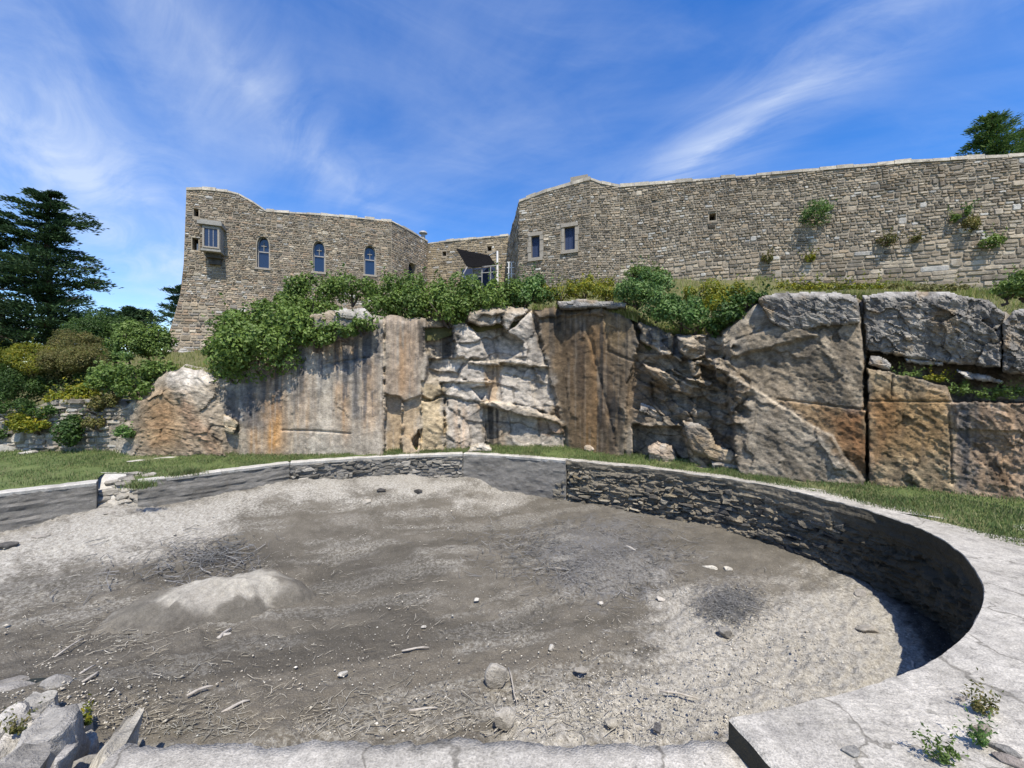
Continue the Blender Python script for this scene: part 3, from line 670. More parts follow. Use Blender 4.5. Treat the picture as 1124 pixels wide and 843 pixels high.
# ---- separate blocks lying in and on the face
def rock_slab(name, poly, d_front, thick, col, bulge=.12, seed=0, parent=None, tilt=(0, 0), rough=.03):
    """a block whose broken front is a fine grid of planes, with sides running back into the face"""
    x0, x1 = min(q[0] for q in poly), max(q[0] for q in poly); y0, y1 = min(q[1] for q in poly), max(q[1] for q in poly); st_ = 1.25
    X_, Y_ = np.meshgrid(np.arange(x0 - 1, x1 + 2, st_), np.arange(y0 - 1, y1 + 2, st_)); cx_, cy_ = (x0 + x1) / 2, (y0 + y1) / 2
    sdv = sdpoly(X_, Y_, poly) + .9 * fbm(X_ / 9, Y_ / 9, 0, 240 + seed, 3)
    bigb = (x1 - x0) > 60
    f1_, h1_, e1_ = facets(*rotc(18, 44 if bigb else 16, 24 if bigb else 9, X_, Y_), 20 + seed); f2_, h2_, e2_ = facets(*rotc(24, 13, 6, X_, Y_), 40 + seed); f3_, h3_, e3_ = facets(*rotc(10, 5, 3, X_, Y_), 60 + seed)
    dep = d_front - rough * (1.5 * f1_ + .5 * f2_ + .22 * f3_) - rough * .25 * fbm(X_ / 5, Y_ / 4, 0, 210 + seed, 3) + tilt[0] * (X_ - cx_) / 100 + tilt[1] * (Y_ - cy_) / 100
    dep = dep + bulge * (1 - np.clip(sdv / 3.5, 0, 1)) ** 2 + bulge * 2.5 * (1 - np.clip((Y_ - y0) / 9, 0, 1)) ** 2
    V = np.stack([(X_ - CX) / F * dep, dep, H - (Y_ - CY) / F * dep], -1).reshape(-1, 3); nr_, nc_ = X_.shape
    fc = grid_faces(nr_, nc_); inside = (sdv.ravel()[fc] > -.3).all(1); fc = fc[inside]
    ed = {}
    for q in fc:
        for a, b in zip(q, np.roll(q, -1)): ed[(int(a), int(b))] = 1
    bd = [(a, b) for a, b in ed if (b, a) not in ed]; bv = sorted({a for e in bd for a in e}); m_ = {a: len(V) + i for i, a in enumerate(bv)}
    dr = np.stack([(X_ - CX) / F, np.ones_like(X_), -(Y_ - CY) / F], -1).reshape(-1, 3); dr[:, 2] *= .2
    V = np.concatenate([V, V[bv] + dr[bv] * thick]); fl_ = fc.tolist() + [[b, a, m_[a], m_[b]] for a, b in bd]
    xx = np.concatenate([X_.ravel(), X_.ravel()[bv]]); yy = np.concatenate([Y_.ravel(), Y_.ravel()[bv]]); hh_ = np.concatenate([((h1_ - .5) * .25 + (h2_ - .5) * .22 + (h3_ - .5) * .12).ravel(), np.zeros(len(bv))]); ee = np.concatenate([np.exp(-(e1_ / .03) ** 2).ravel() * .4, np.zeros(len(bv))])
    cl = np.array(col)[None, :] * ((1 + hh_ + .20 * fbm(xx / 14, yy / 14, 0, 230 + seed, 4) + .16 * fbm(xx / 4, yy / 3, 0, 231 + seed, 3)) * (1 - ee))[:, None]
    dk = sstep(.2, .7, fbm(xx / 9, yy / 70, 0, 232 + seed, 3)) * .55; cl = cl * (1 - dk[:, None]) + np.array((.085, .082, .08)) * dk[:, None]
    oc = sstep(.25, .8, fbm(xx / 26, yy / 18, 0, 233 + seed, 3)) * .5; cl = cl * (1 - oc[:, None]) + np.array((.30, .215, .12)) * oc[:, None]
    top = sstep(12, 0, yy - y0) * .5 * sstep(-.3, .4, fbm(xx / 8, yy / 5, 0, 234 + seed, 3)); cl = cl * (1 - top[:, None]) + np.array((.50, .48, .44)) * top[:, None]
    used = np.zeros(len(V), bool); used[np.array([a for q in fl_ for a in q])] = True; ren = np.cumsum(used) - 1
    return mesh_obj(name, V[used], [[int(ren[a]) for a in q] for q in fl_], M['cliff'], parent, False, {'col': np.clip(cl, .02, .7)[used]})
gry = (.215, .20, .175)
for i, (poly, dfr, th, col, bul, tl) in enumerate([
    ([(831, 328), (850, 321), (900, 320), (940, 323), (944, 340), (943.5, 355), (905, 357), (880, 363), (866, 365), (846, 352)], 6.93, 1.2, gry, .07, (-.6, 0)),
    ([(946.5, 324), (975, 320), (1040, 320), (1085, 329), (1104, 344), (1101, 356), (1099, 404), (1060, 401), (1000, 393), (951, 384)], 6.22, 1.3, gry, .08, (-.55, .05)),
    ([(1101, 352), (1112, 340), (1140, 335), (1290, 338), (1290, 416), (1140, 414), (1100, 409)], 5.45, 1.3, (.235, .22, .195), .08, (-.35, 0)),
    ([(955, 389), (966, 391), (979, 399), (976, 406), (954, 401)], 6.5, .4, (.36, .34, .31), .05, (-.4, 0)),
    ([(1050, 406), (1080, 411), (1104, 419), (1100, 422), (1060, 416)], 6.0, .4, (.36, .34, .31), .04, (-.4, 0)),
    ([(990, 391), (1036, 397), (1036, 402), (995, 398)], 6.35, .4, (.34, .32, .29), .04, (-.4, 0)),
    ([(704, 442), (716, 445), (729, 458), (728, 463), (714, 458), (703, 451)], 8.75, .35, (.42, .35, .27), .08, (-.5, 0)),
    ([(748, 461), (768, 465), (783, 478), (786, 488), (803, 494), (812, 503), (806, 511), (782, 505), (760, 494), (755, 482)], 7.72, .6, (.36, .29, .20), .14, (-.8, .1)),
    ([(711, 492), (722, 486), (738, 489), (746, 512), (726, 511), (713, 507)], 8.36, .6, (.31, .25, .19), .12, (-.6, 0)),
    ([(641, 489), (648, 486), (662, 494), (673, 503), (644, 502)], 9.5, .45, (.46, .37, .28), .10, (-.6, 0)),
    ([(780, 504), (800, 507), (834, 513), (836, 523), (782, 522)], 7.5, .4, (.30, .255, .20), .10, (-.6, 0)),
    ([(516, 490), (528, 486), (540, 491), (542, 497), (512, 497)], 9.78, .35, (.44, .39, .31), .1, (0, 0)),
    ([(245, 455), (254, 458), (262, 464), (256, 478), (247, 474)], 9.05, .3, (.42, .34, .23), .1, (0, 0)),
    ([(612, 331), (640, 328), (688, 333), (686, 338), (614, 338)], 9.55, .7, (.20, .19, .175), .06, (-1.2, 0)),
    ([(338, 346), (372, 339), (400, 338), (410, 348), (408, 358), (372, 360), (344, 362)], 9.2, .8, (.30, .28, .24), .16, (0, 0))]):
    o = rock_slab('rock_block', poly, dfr, th, col, min(bul, .05), i, cliff, tilt=tl, rough=.035 if i < 3 else .022)

# ------------------------------------------------------------------ hillside above the cliff
hp = []
for px in range(150, 1390, 45):
    d = float(D0(px)); py = float(np.interp(px, topx, topy)); hp.append((*(P(px, py + 2, d + .55)),))
for px in (-380, -250, -120, 0, 60, 110): d = float(D0(px)); hp.append(((px - CX) / F * (d + .5), d + .5, 1.15))
hp += [(-16.2, 18.2, 3.2), (-12.6, 20, 4.1), (-6.8, 22.3, 5.6), (-5.5, 25.4, 6.4), (0, 24, 6.6), (.3, 18.5, 6.1), (3.4, 17.3, 6.1), (6.5, 16.6, 6.0), (9, 16.0, 5.85), (13.2, 14.8, 5.2), (17.6, 13.5, 4.62), (24, 11.7, 4.2),
       (-20, 14, 2.0), (-26, 20, 2.3), (-30, 40, 2), (0, 45, 6), (20, 40, 6), (30, 25, 5), (-14, 30, 3.6), (40, 14, 4), (-22, 9, 1.2), (-17, 15.5, 2.5), (9, 30, 6.4)]
HP = np.array(hp)
def hill_z(x, y):
    x, y = np.asarray(x, float), np.asarray(y, float)
    w = 1.0 / (((x[..., None] - HP[:, 0]) ** 2 + (y[..., None] - HP[:, 1]) ** 2) ** 1.6 + .02)
    return (w * HP[:, 2]).sum(-1) / w.sum(-1)
hx_ = np.arange(-390, 1391, 10.0); ht = np.linspace(0, 1, 60) ** 1.8
HX, HT = np.meshgrid(hx_, ht); hd = D0(HX) + .38 + HT * 55; hX = (HX - CX) / F * hd
hz = hill_z(hX, hd) - .05 + .05 * fbm(hX, hd, 0, 131, 3); hz[0] -= .5
hill = mesh_obj('hillside', np.stack([hX, hd, hz], -1).reshape(-1, 3), grid_faces(*HX.shape), M['dirt'], None, True); tag(hill, kind='structure')

def scatter_hill(px0, px1, n, off0=.15, off1=3.0, power=1.8):
    px = rng.uniform(px0, px1, n); d = D0(px) + off0 + rng.uniform(0, 1, n) ** power * (off1 - off0)
    x = (px - CX) / F * d; return x, d, hill_z(x, d)
parts = [scatter_hill(585, 700, 20000, .1, 6), scatter_hill(690, 850, 9000, .3, 7), scatter_hill(830, 1130, 34000, .3, 7.5), scatter_hill(1130, 1300, 3000, .4, 5), scatter_hill(145, 260, 9000, .3, 8)]
X = np.concatenate([q[0] for q in parts]); Y = np.concatenate([q[1] for q in parts]); Z = np.concatenate([q[2] for q in parts])
cl_ = fbm(X * 1.1, Y * 1.1, 0, 141, 3); k = (cl_ + rng.uniform(-.5, .5, len(X))) > -.3
X, Y, Z, cl_ = X[k], Y[k], Z[k], cl_[k]
o = blades('hill_grass', X, Y, Z - .05, rng.uniform(.06, .20, len(X)) * (.8 + .8 * np.clip(cl_, 0, 1)) + .05, rng.uniform(.010, .022, len(X)), M['dry'], .7)
tag(o, 'tall dry yellowish grass growing along the top of the rock face', 'grass', kind='stuff')

# ------------------------------------------------------------------ fort masonry
class Wall:
    def __init__(s, A, B, batter=None):
        s.A = Vector((A[0], A[1], 0)); s.B = Vector((B[0], B[1], 0)); s.U = (s.B - s.A).normalized(); s.L = (s.B - s.A).length
        s.N = Vector((s.U.y, -s.U.x, 0)); s.batter = batter
    def uv(s, px, py):
        k = (px - CX) / F      # X = k*Y ;  A + u U
        u = (k * s.A.y - s.A.x) / (s.U.x - k * s.U.y); d = s.A.y + u * s.U.y
        return (u, H - (py - CY) / F * d)
    def at(s, u, v, w):
        if s.batter: w = w + s.batter(v)
        p = s.A + s.U * u + s.N * w; return (p.x, p.y, v)
def scan(poly, v):
    xs = []
    for (ax, ay), (bx, by) in zip(poly, poly[1:] + poly[:1]):
        if (ay > v) != (by > v): xs.append(ax + (v - ay) / (by - ay) * (bx - ax))
    xs.sort(); return list(zip(xs[::2], xs[1::2]))
STONE_PAL = [(.285, .245, .19), (.25, .215, .165), (.33, .285, .22), (.225, .195, .155), (.30, .25, .185), (.36, .325, .265), (.27, .225, .18), (.215, .20, .18), (.31, .24, .175)]
def facade(thing, wl, outer, holes, ch, cw, seed, nparts, thick=1.0, proud=(.015, .06), pal=STONE_PAL, white=.04, wave=.03, big=None, mat='masonry', backmat='mortar', jit=.15, whitefn=None, name='facade', clear=.03):
    """backing wall with openings + every stone of the facing as its own little block"""
    rr_ = random.Random(seed)
    bm = bmesh.new(); 
    def loop(pts, w): 
        vs_ = [bm.verts.new(wl.at(u, v, w)) for u, v in pts]
        return vs_, [bm.edges.new((vs_[i], vs_[(i + 1) % len(vs_)])) for i in range(len(vs_))]
    def dens(pts, m_=.8):
        out = []
        for (ax, ay), (bx, by) in zip(pts, pts[1:] + pts[:1]):
            k_ = max(1, int(abs(by - ay) / m_)); out += [(ax + (bx - ax) * i / k_, ay + (by - ay) * i / k_) for i in range(k_)]
        return out
    outer_d = dens(outer) if wl.batter else outer
    # front sheet in flat (u, v) space, then mapped
    ev = []
    f2 = bmesh.new(); edges = []
    for lp in [outer_d] + holes:
        vs_ = [f2.verts.new((u, v, 0)) for u, v in lp]
        edges += [f2.edges.new((vs_[i], vs_[(i + 1) % len(vs_)])) for i in range(len(vs_))]
    bmesh.ops.triangle_fill(f2, edges=edges, use_beauty=True, use_dissolve=False)
    if wl.batter:
        for vv in (6.4, 5.5, 4.6, 3.9): bmesh.ops.bisect_plane(f2, geom=f2.verts[:] + f2.edges[:] + f2.faces[:], plane_co=(0, vv, 0), plane_no=(0, 1, 0))
    f2.verts.index_update()
    Vv = [wl.at(v.co.x, v.co.y, 0) for v in f2.verts]; Ff = []
    for f in f2.faces:
        ids = [v.index for v in f.verts]
        a, b_, c_ = [Vector(Vv[i]) for i in ids[:3]]
        if (b_ - a).cross(c_ - a).dot(wl.N) < 0: ids = ids[::-1]
        Ff.append(ids)
    f2.free(); bm.free()
    n0 = len(outer_d)
    base = len(Vv); Vv += [wl.at(u, v, -thick) for u, v in outer_d]
    for i in range(n0): j = (i + 1) % n0; Ff.append([i, base + i, base + j, j])
    Ff.append([base + i for i in range(n0)])
    idx = n0
    for hl in holes:
        b2 = len(Vv); Vv += [wl.at(u, v, -.45) for u, v in hl]; k_ = len(hl)
        for i in range(k_): j = (i + 1) % k_; Ff.append([idx + i, idx + j, b2 + j, b2 + i])
        idx += k_
    fo = mesh_obj(name, Vv, Ff, M[backmat], thing)
    vmin = min(q[1] for q in outer); vmax = max(q[1] for q in outer); stones = []
    rows = []; v = vmin; tall = []
    while v < vmax - .04: rows.append((v, ch(v) * rr_.uniform(.7, 1.35))); v += rows[-1][1]
    for ri_, (v, hgt) in enumerate(rows):
        vm = v + hgt / 2; nxt = rows[ri_ + 1][1] if ri_ + 1 < len(rows) else 0
        segs = scan(outer, min(vm, vmax - .02))
        for hl in holes:
            for t_ in (v + .01, vm, v + hgt - .01):
                for h0, h1 in scan(hl, t_):
                    ns = []
                    for a, b_ in segs:
                        if h1 + clear <= a or h0 - clear >= b_: ns.append((a, b_))
                        else:
                            if h0 - clear > a: ns.append((a, h0 - clear))
                            if h1 + clear < b_: ns.append((h1 + clear, b_))
                    segs = ns
        for h0, h1 in tall:
            ns = []
            for a, b_ in segs:
                if h1 <= a or h0 >= b_: ns.append((a, b_))
                else:
                    if h0 > a: ns.append((a, h0))
                    if h1 < b_: ns.append((h1, b_))
            segs = ns
        tall = []; nseg = scan(outer, v + hgt + nxt) if nxt else []
        for a, b_ in segs:
            u = a
            while u < b_ - .05:
                wd = cw(v, u) * rr_.choice((.55, .75, .9, 1, 1.15, 1.4, 1.8)) * rr_.uniform(.85, 1.15)
                if b_ - u - wd < .10: wd = b_ - u
                wd = min(wd, b_ - u)
                dbl = rr_.random() < .09 and wd < .4 and wd > .16 and any(p0 < u and u + wd < p1 for p0, p1 in nseg) and not any(h0 - .3 < u + wd and h1 + .3 > u for hl in holes for t_ in (v + hgt + .01, v + hgt + nxt) for h0, h1 in scan(hl, t_))
                if dbl: tall.append((u, u + wd))
                stones.append((u, v, wd, hgt + (nxt if dbl else 0))); u += wd
    def stone(u, v, w, h):
        gp = rr_.uniform(.006, .018); pr = rr_.uniform(*proud)
        vv0 = v + wave * math.sin(u * .9 + v * .8 + seed) + wave * .5 * math.sin(u * 2.3 + v)
        sc = jit
        cu_, cv_ = u + w / 2, vv0 + h / 2; hw, hh_ = w / 2 - gp, h / 2 - gp; A = []
        for sx_, sy_ in ((-1, -1), (1, -1), (1, 1), (-1, 1)):
            k1, k2 = rr_.uniform(.08, .55) * min(1, hh_ * 1.6 / hw), rr_.uniform(.08, .6); x0, y0 = cu_ + sx_ * hw * rr_.uniform(1 - sc * .5, 1.03), cv_ + sy_ * hh_ * rr_.uniform(1 - sc, 1.08)
            pr_ = [(x0 - sx_ * hw * k1, y0), (x0, y0 - sy_ * hh_ * k2)]
            A += pr_ if sx_ * sy_ < 0 else pr_[::-1]
        vs_ = [wl.at(x, y, -.03) for x, y in A]
        vs_ += [wl.at(cu_ + (x - cu_) * .98, cv_ + (y - cv_) * .96, pr * .5) for x, y in A]
        tu, tv = rr_.uniform(-.25, .25) * pr / w, rr_.uniform(-.35, .35) * pr / h
        vs_ += [wl.at(cu_ + (x - cu_) * .84, cv_ + (y - cv_) * .74, pr + tu * (x - cu_) + tv * (y - cv_)) for x, y in A]
        fs = [[i, (i + 1) % 8, 8 + (i + 1) % 8, 8 + i] for i in range(8)] + [[8 + i, 8 + (i + 1) % 8, 16 + (i + 1) % 8, 16 + i] for i in range(8)] + [[16 + i for i in range(8)]]
        c_ = rr_.choice(pal); q = rr_.uniform(.72, 1.25); c_ = [x * q * k_ for x, k_ in zip(c_, (1.11, 1.09, 1.06))]
        lv = white if whitefn is None else whitefn(u, v)
        if rr_.random() < lv: wv = rr_.uniform(.36, .54); c_ = [wv * x for x in (1, .97, .90)]
        if rr_.random() < .05: c_ = [x * .5 for x in c_]
        return vs_, fs, c_
    def score(s_):
        u, v, w, h = s_; p_ = wl.at(u + w / 2, v, 0)
        if p_[1] < 1 or not (-10 < CX + F * p_[0] / p_[1] < 1134): return 0
        return w * h / p_[1] ** 2
    order = sorted(range(len(stones)), key=lambda i: -score(stones[i])); indiv = set(order[:nparts])
    JV, JF, JC = [], [], []
    for i, s_ in enumerate(stones):
        vs_, fs, c_ = stone(*s_)
        if i in indiv: mesh_obj('stone', vs_, fs, M[mat], fo, False, {'col': [c_] * 24})
        else:
            n_ = len(JV); JV += vs_; JF += [[n_ + q for q in f] for f in fs]; JC += [c_] * 24
    if JV:
        o_ = mesh_obj('stone_facing', JV, JF, M[mat], fo, False, {'col': JC}); o_['kind'] = 'stuff'
    return fo
def copings(thing, wl, prof, seed, length=.5, hgt=.13, over=.05, depth=1.05, name='coping_stone'):
    rr_ = random.Random(seed)
    for (ua, va), (ub, vb) in zip(prof[:-1], prof[1:]):
        L = math.hypot(ub - ua, vb - va); n_ = max(1, round(L / length))
        cuts = [0] + sorted((i + rr_.uniform(-.25, .25)) / n_ for i in range(1, n_)) + [1]
        for t0, t1 in zip(cuts[:-1], cuts[1:]):
            g_ = .006 / L; dv = rr_.uniform(-.025, .03); ov = over + rr_.uniform(-.02, .02); h_ = hgt * rr_.uniform(.75, 1.2)
            q0 = (ua + (ub - ua) * (t0 + g_), va + (vb - va) * t0 - .01); q1 = (ua + (ub - ua) * (t1 - g_), va + (vb - va) * t1 - .01)
            pts = [wl.at(*q0, ov), wl.at(*q1, ov), wl.at(*q1, -depth), wl.at(*q0, -depth)]
            pts += [wl.at(q0[0], q0[1] + h_ + dv, ov - .03), wl.at(q1[0], q1[1] + h_ + dv + rr_.uniform(-.02, .02), ov - .03), wl.at(q1[0], q1[1] + h_ + dv + .03, -depth + .05), wl.at(q0[0], q0[1] + h_ + dv + .03, -depth + .05)]
            b_ = MB().hexa(pts); k_ = rr_.uniform(.8, 1.2)
            b_.build(name, M['masonry'], thing, False, {'col': [(.40 * k_, .37 * k_, .31 * k_)] * 8})
def arch_poly(wl, px, half, ytop, yspring, ybot):
    """pointed arch outline in wall coordinates"""
    u0, v0 = wl.uv(px - half, ybot); u1, _ = wl.uv(px + half, ybot); _, vs_ = wl.uv(px, yspring); _, vt = wl.uv(px, ytop)
    um = (u0 + u1) / 2; hw = (u1 - u0) / 2; pts = [(u0, v0), (u1, v0), (u1, vs_)]
    for t_ in (.3, .55, .8): pts.append((um + hw * math.cos(t_ * math.pi / 2) ** .8 * 1.0, vs_ + (vt - vs_) * math.sin(t_ * math.pi / 2) ** .9))
    pts.append((um, vt))
    for t_ in (.8, .55, .3): pts.append((um - hw * math.cos(t_ * math.pi / 2) ** .8, vs_ + (vt - vs_) * math.sin(t_ * math.pi / 2) ** .9))
    pts.append((u0, vs_)); return pts
def rect_poly(wl, x0, x1, y0, y1):
    u0, _ = wl.uv(x0, y0); u1, _ = wl.uv(x1, y0); um = (x0 + x1) / 2; _, v1 = wl.uv(um, y0); _, v0 = wl.uv(um, y1)
    return [(u0, v0), (u1, v0), (u1, v1), (u0, v1)]
def sheet(wl, poly, w, name, mat, parent): return mesh_obj(name, [wl.at(u, v, w) for u, v in poly], [list(range(len(poly)))], M[mat], parent)
def bar(wl, u0, u1, v0, v1, w0, w1):
    return [wl.at(u0, v0, w1), wl.at(u1, v0, w1), wl.at(u1, v0, w0), wl.at(u0, v0, w0), wl.at(u0, v1, w1), wl.at(u1, v1, w1), wl.at(u1, v1, w0), wl.at(u0, v1, w0)]
def ring(wl, poly, grow, w0, w1, name, mat, parent):
    """raised frame that follows an opening's outline"""
    n_ = len(poly); cu_ = sum(q[0] for q in poly) / n_; cv_ = sum(q[1] for q in poly) / n_
    hu = max(abs(q[0] - cu_) for q in poly); hv = max(abs(q[1] - cv_) for q in poly)
    o_ = [(cu_ + (u - cu_) * (1 + grow / hu), cv_ + (v - cv_) * (1 + grow / hv)) for u, v in poly]
    if grow < 0: inner, outer_ = o_, poly
    else: inner, outer_ = poly, o_
    V = [wl.at(*q, w1) for q in inner] + [wl.at(*q, w1) for q in outer_] + [wl.at(*q, w0) for q in inner] + [wl.at(*q, w0) for q in outer_]; Fc = []
    for i in range(n_):
        j = (i + 1) % n_; Fc += [[i, n_ + i, n_ + j, j], [n_ + i, 3 * n_ + i, 3 * n_ + j, n_ + j], [i, j, 2 * n_ + j, 2 * n_ + i]]
    return mesh_obj(name, V, Fc, M[mat], parent)

# ---- tower wing on the left
tw = Wall((-15.66, 18.8), (-6.86, 22.3), lambda v: max(0, 6.4 - v) * .10 + max(0, 4.6 - v) * .10)
tower = empty('castle_wing', (-12, 21, 3.5)); TOWER0 = tower
tag(tower, 'brown stone castle wing with a tall flared left end and three pointed windows', 'castle')
tower.location = (0, 0, 0)
tprof = [tw.uv(*q) for q in [(204.5, 209), (222, 208.5), (250, 211), (262, 214), (278, 223), (292, 232.5), (360, 237), (430, 243.5)]]
touter = [tw.uv(430, 372), (tw.L, tprof[-1][1])] + tprof[::-1][1:] + [tw.uv(203, 250), tw.uv(201.5, 290), tw.uv(198, 325), tw.uv(191, 355), tw.uv(181, 390), tw.uv(250, 400)]
touter[0] = (tw.L, touter[0][1])
a1 = arch_poly(tw, 288.7, 6.8, 259.5, 271, 293.5); a2 = arch_poly(tw, 350, 6.5, 264.5, 275, 298); a3 = arch_poly(tw, 406, 6.2, 269.5, 279, 301)
sq1 = rect_poly(tw, 212.5, 218, 229, 237.5); sq2 = rect_poly(tw, 211, 217.8, 261, 274.5)
def twhite(u, v): return .035 + .30 * max(0, 1 - abs(v - 6.3) / .9) * (.6 if u > 3 else .2) + .75 * max(0, 1 - max(0, v - 3.2) / .5) * max(0, 1 - max(0, u + .2) / .8)
tf = facade(tower, tw, touter, [a1, a2, a3, sq1, sq2], lambda v: .088 if v > 5.6 else .125, lambda v, u: .175 if v > 5.6 else .27, 3, 300, 1.0, (.015, .05), white=.04, whitefn=twhite)
copings(tower, tw, tprof[1:], 5)
copings(tower, tw, tprof[:2], 6)
for ap, (px, ys) in zip((a1, a2, a3), ((288.7, 279), (350, 284), (406, 288))):
    wnd = sheet(tw, ap, -.26, 'window', 'glass', tower)
    ring(tw, ap, -.05, -.26, -.20, 'frame', 'zinc', wnd)
    u0, v0 = ap[0]; u1 = ap[1][0]; um = (u0 + u1) / 2; vt = max(q[1] for q in ap); hgt = vt - v0
    MB().hexa(bar(tw, u0, u1, v0 + hgt * .52, v0 + hgt * .555, -.25, -.20)).build('transom', M['zinc'], wnd)
    MB().hexa(bar(tw, um - .013, um + .013, v0 + hgt * .57, v0 + hgt * .86, -.25, -.205)).build('cross_bar', M['slate'], wnd)
    MB().hexa(bar(tw, um - .12, um + .12, v0 + hgt * .718, v0 + hgt * .738, -.25, -.200)).build('cross_bar', M['slate'], wnd)
    MB().hexa(bar(tw, u0 - .08, u1 + .08, v0 - .10, v0 - .002, -.2, .07)).build('sill', M['granite'], wnd)
for q in (sq1, sq2): sheet(tw, q, -.40, 'opening', 'dark', tower)
MB().hexa(bar(tw, sq2[0][0] + .10, sq2[0][0] + .16, sq2[0][1], sq2[0][1] + .38, -.30, -.25)).build('bar', M['white'], tower)
# oriel: roof slab, box with a window, stepped corbels
ol, orr = tw.uv(227, 260)[0], tw.uv(246, 260)[0]; vt = tw.uv(237, 253)[1]; vb = tw.uv(237, 279)[1]; pr = .62
oriel = MB().hexa(bar(tw, ol, orr, vb, vt, -.02, pr)).build('oriel', M['slate'], tower)
MB().hexa(bar(tw, ol - .16, orr + .10, vt + .002, vt + .16, -.02, pr + .14)).build('roof_slab', M['slate'], oriel)
MB().hexa(bar(tw, ol - .08, orr + .05, vt + .162, vt + .25, -.02, pr + .04)).build('roof_slab', M['slate'], oriel)
MB().hexa(bar(tw, ol - .05, orr + .04, vb - .06, vb + .03, -.02, pr + .06)).build('sill', M['slate'], oriel)
MB().hexa(bar(tw, ol + .08, orr - .05, vb - .28, vb - .062, -.02, pr * .62)).build('corbel', M['masonry'], oriel, False, {'col': [(.10, .09, .075)] * 8})
MB().hexa(bar(tw, ol + .13, orr - .10, vb - .55, vb - .282, -.02, pr * .34)).build('corbel', M['masonry'], oriel, False, {'col': [(.10, .09, .075)] * 8})
ou = (ol + orr) / 2; og = [(ou - .26, vb + .16), (ou + .26, vb + .16), (ou + .26, vt - .16), (ou - .26, vt - .16)]
wnd = sheet(tw, og, pr + .005, 'window', 'glass', oriel); ring(tw, og, .07, pr - .02, pr + .05, 'window_frame', 'granite', oriel)
for k_ in (-.085, .085): MB().hexa(bar(tw, ou + k_ - .012, ou + k_ + .012, vb + .16, vt - .16, pr + .006, pr + .02)).build('glazing_bar', M['zinc'], oriel)
# oblique return
tw2 = Wall((-6.86, 22.3), (-5.5, 25.5))
p2 = [(0, tw.uv(430, 243.5)[1]), tw2.uv(449, 253.5), (tw2.L, tw2.uv(468, 265)[1])]
o2 = [(0, 5.0), (tw2.L, 5.5), (tw2.L, p2[2][1]), p2[1], (0, p2[0][1])]
a4 = arch_poly(tw2, 452.5, 4.2, 288.5, 296, 312)
facade(tower, tw2, o2, [a4], lambda v: .10, lambda v, u: .19, 8, 0, .8, (.015, .04), white=.03, name='return_facade')
sheet(tw2, a4, -.3, 'window', 'glass', tower); copings(tower, tw2, p2, 9, .5, .12, .05, .8)

# ---- middle curtain wall
mw = Wall((-5.45, 25.5), (-.35, 24.3)); curtain = empty('curtain_wall'); tag(curtain, 'low sunlit stone wall set back between the castle wing and the rampart', 'wall')
mp = [mw.uv(465.5, 268.4), mw.uv(505, 264), mw.uv(558, 259)]; mo = [(mw.uv(468, 268)[0], 5.8), (mw.L, 5.8), mp[2], mp[1], mp[0]]
mo[1] = (mp[2][0], 5.8); mo[0] = (mp[0][0], 5.8)
h1 = rect_poly(mw, 485.5, 489.8, 276, 281); h2 = rect_poly(mw, 535, 539.5, 270.5, 275.5)
facade(curtain, mw, mo, [h1, h2], lambda v: .13, lambda v, u: .26, 12, 60, .8, (.015, .04), pal=[(.34, .28, .19), (.30, .25, .17), (.37, .31, .22), (.27, .225, .16)], white=.05)
copings(curtain, mw, mp, 13, .5, .13, .05, .8)
for q in (h1, h2): sheet(mw, q, -.4, 'opening', 'dark', curtain)

# ---- bastion and rampart on the right
ramp_t = empty('rampart'); tag(ramp_t, 'long high rubble stone rampart with two blue shuttered windows, running off right', 'rampart')
C0, C1, C2, C3 = (.34, 18.5), (3.46, 17.3), (4.72, 17.15), (21.5, 12.4)
b1 = Wall(C0, C1); b2 = Wall(C1, C2); b3 = Wall(C2, C3); b0 = Wall((-.33, 25.3), C0)
pb1 = [(0, b1.uv(570, 222)[1]), b1.uv(600, 211), b1.uv(628, 203), (b1.L, b1.uv(648, 197.5)[1])]
pb2 = [(0, pb1[-1][1]), b2.uv(660, 202), (b2.L, b2.uv(680, 206)[1])]
pb3 = [(0, pb2[-1][1]), b3.uv(760, 199.5), b3.uv(880, 189), b3.uv(1000, 179), b3.uv(1124, 171.5), (b3.L, b3.uv(1124, 171.5)[1] + .1)]
w1 = rect_poly(b1, 583.3, 592.6, 259, 282.5); w2 = rect_poly(b1, 619.6, 631.2, 249, 274)
rp = [(.255, .222, .178), (.29, .252, .20), (.225, .196, .155), (.335, .295, .235), (.27, .228, .175), (.37, .33, .27), (.30, .245, .18), (.20, .178, .148)]
facade(ramp_t, b1, [(0, 5.6), (b1.L, 5.6)] + pb1[::-1], [w1, w2], lambda v: .095, lambda v, u: .165, 21, 40, 1.0, (.015, .05), pal=rp, white=.05, clear=.17, wave=.05)
facade(ramp_t, b2, [(0, 5.6), (b2.L, 5.6)] + pb2[::-1], [], lambda v: .095, lambda v, u: .165, 22, 10, 1.0, (.015, .05), pal=rp, white=.05, wave=.05)
h3 = rect_poly(b3, 778.5, 786, 234, 242)
def rch(v): return .205 if v < 6.0 else .155 if v < 6.8 else .10
facade(ramp_t, b3, [(0, 5.6), (b3.L * .45, 4.9), (b3.L, 3.9)] + pb3[::-1], [h3], rch, lambda v, u: (.40 if v < 6.0 else .28 if v < 6.8 else .172) * (.85 + .4 * min(1, u / 13)), 23, 250, 1.0, (.015, .055), pal=rp, white=.055, wave=.05, jit=.17)
facade(ramp_t, b0, [(0, 6), (b0.L, 5.6), (b0.L, pb1[0][1]), (0, b0.uv(559, 258)[1])], [], lambda v: .16, lambda v, u: .36, 24, 0, .8, (.015, .04), pal=rp)
sheet(b3, h3, -.4, 'opening', 'dark', ramp_t)
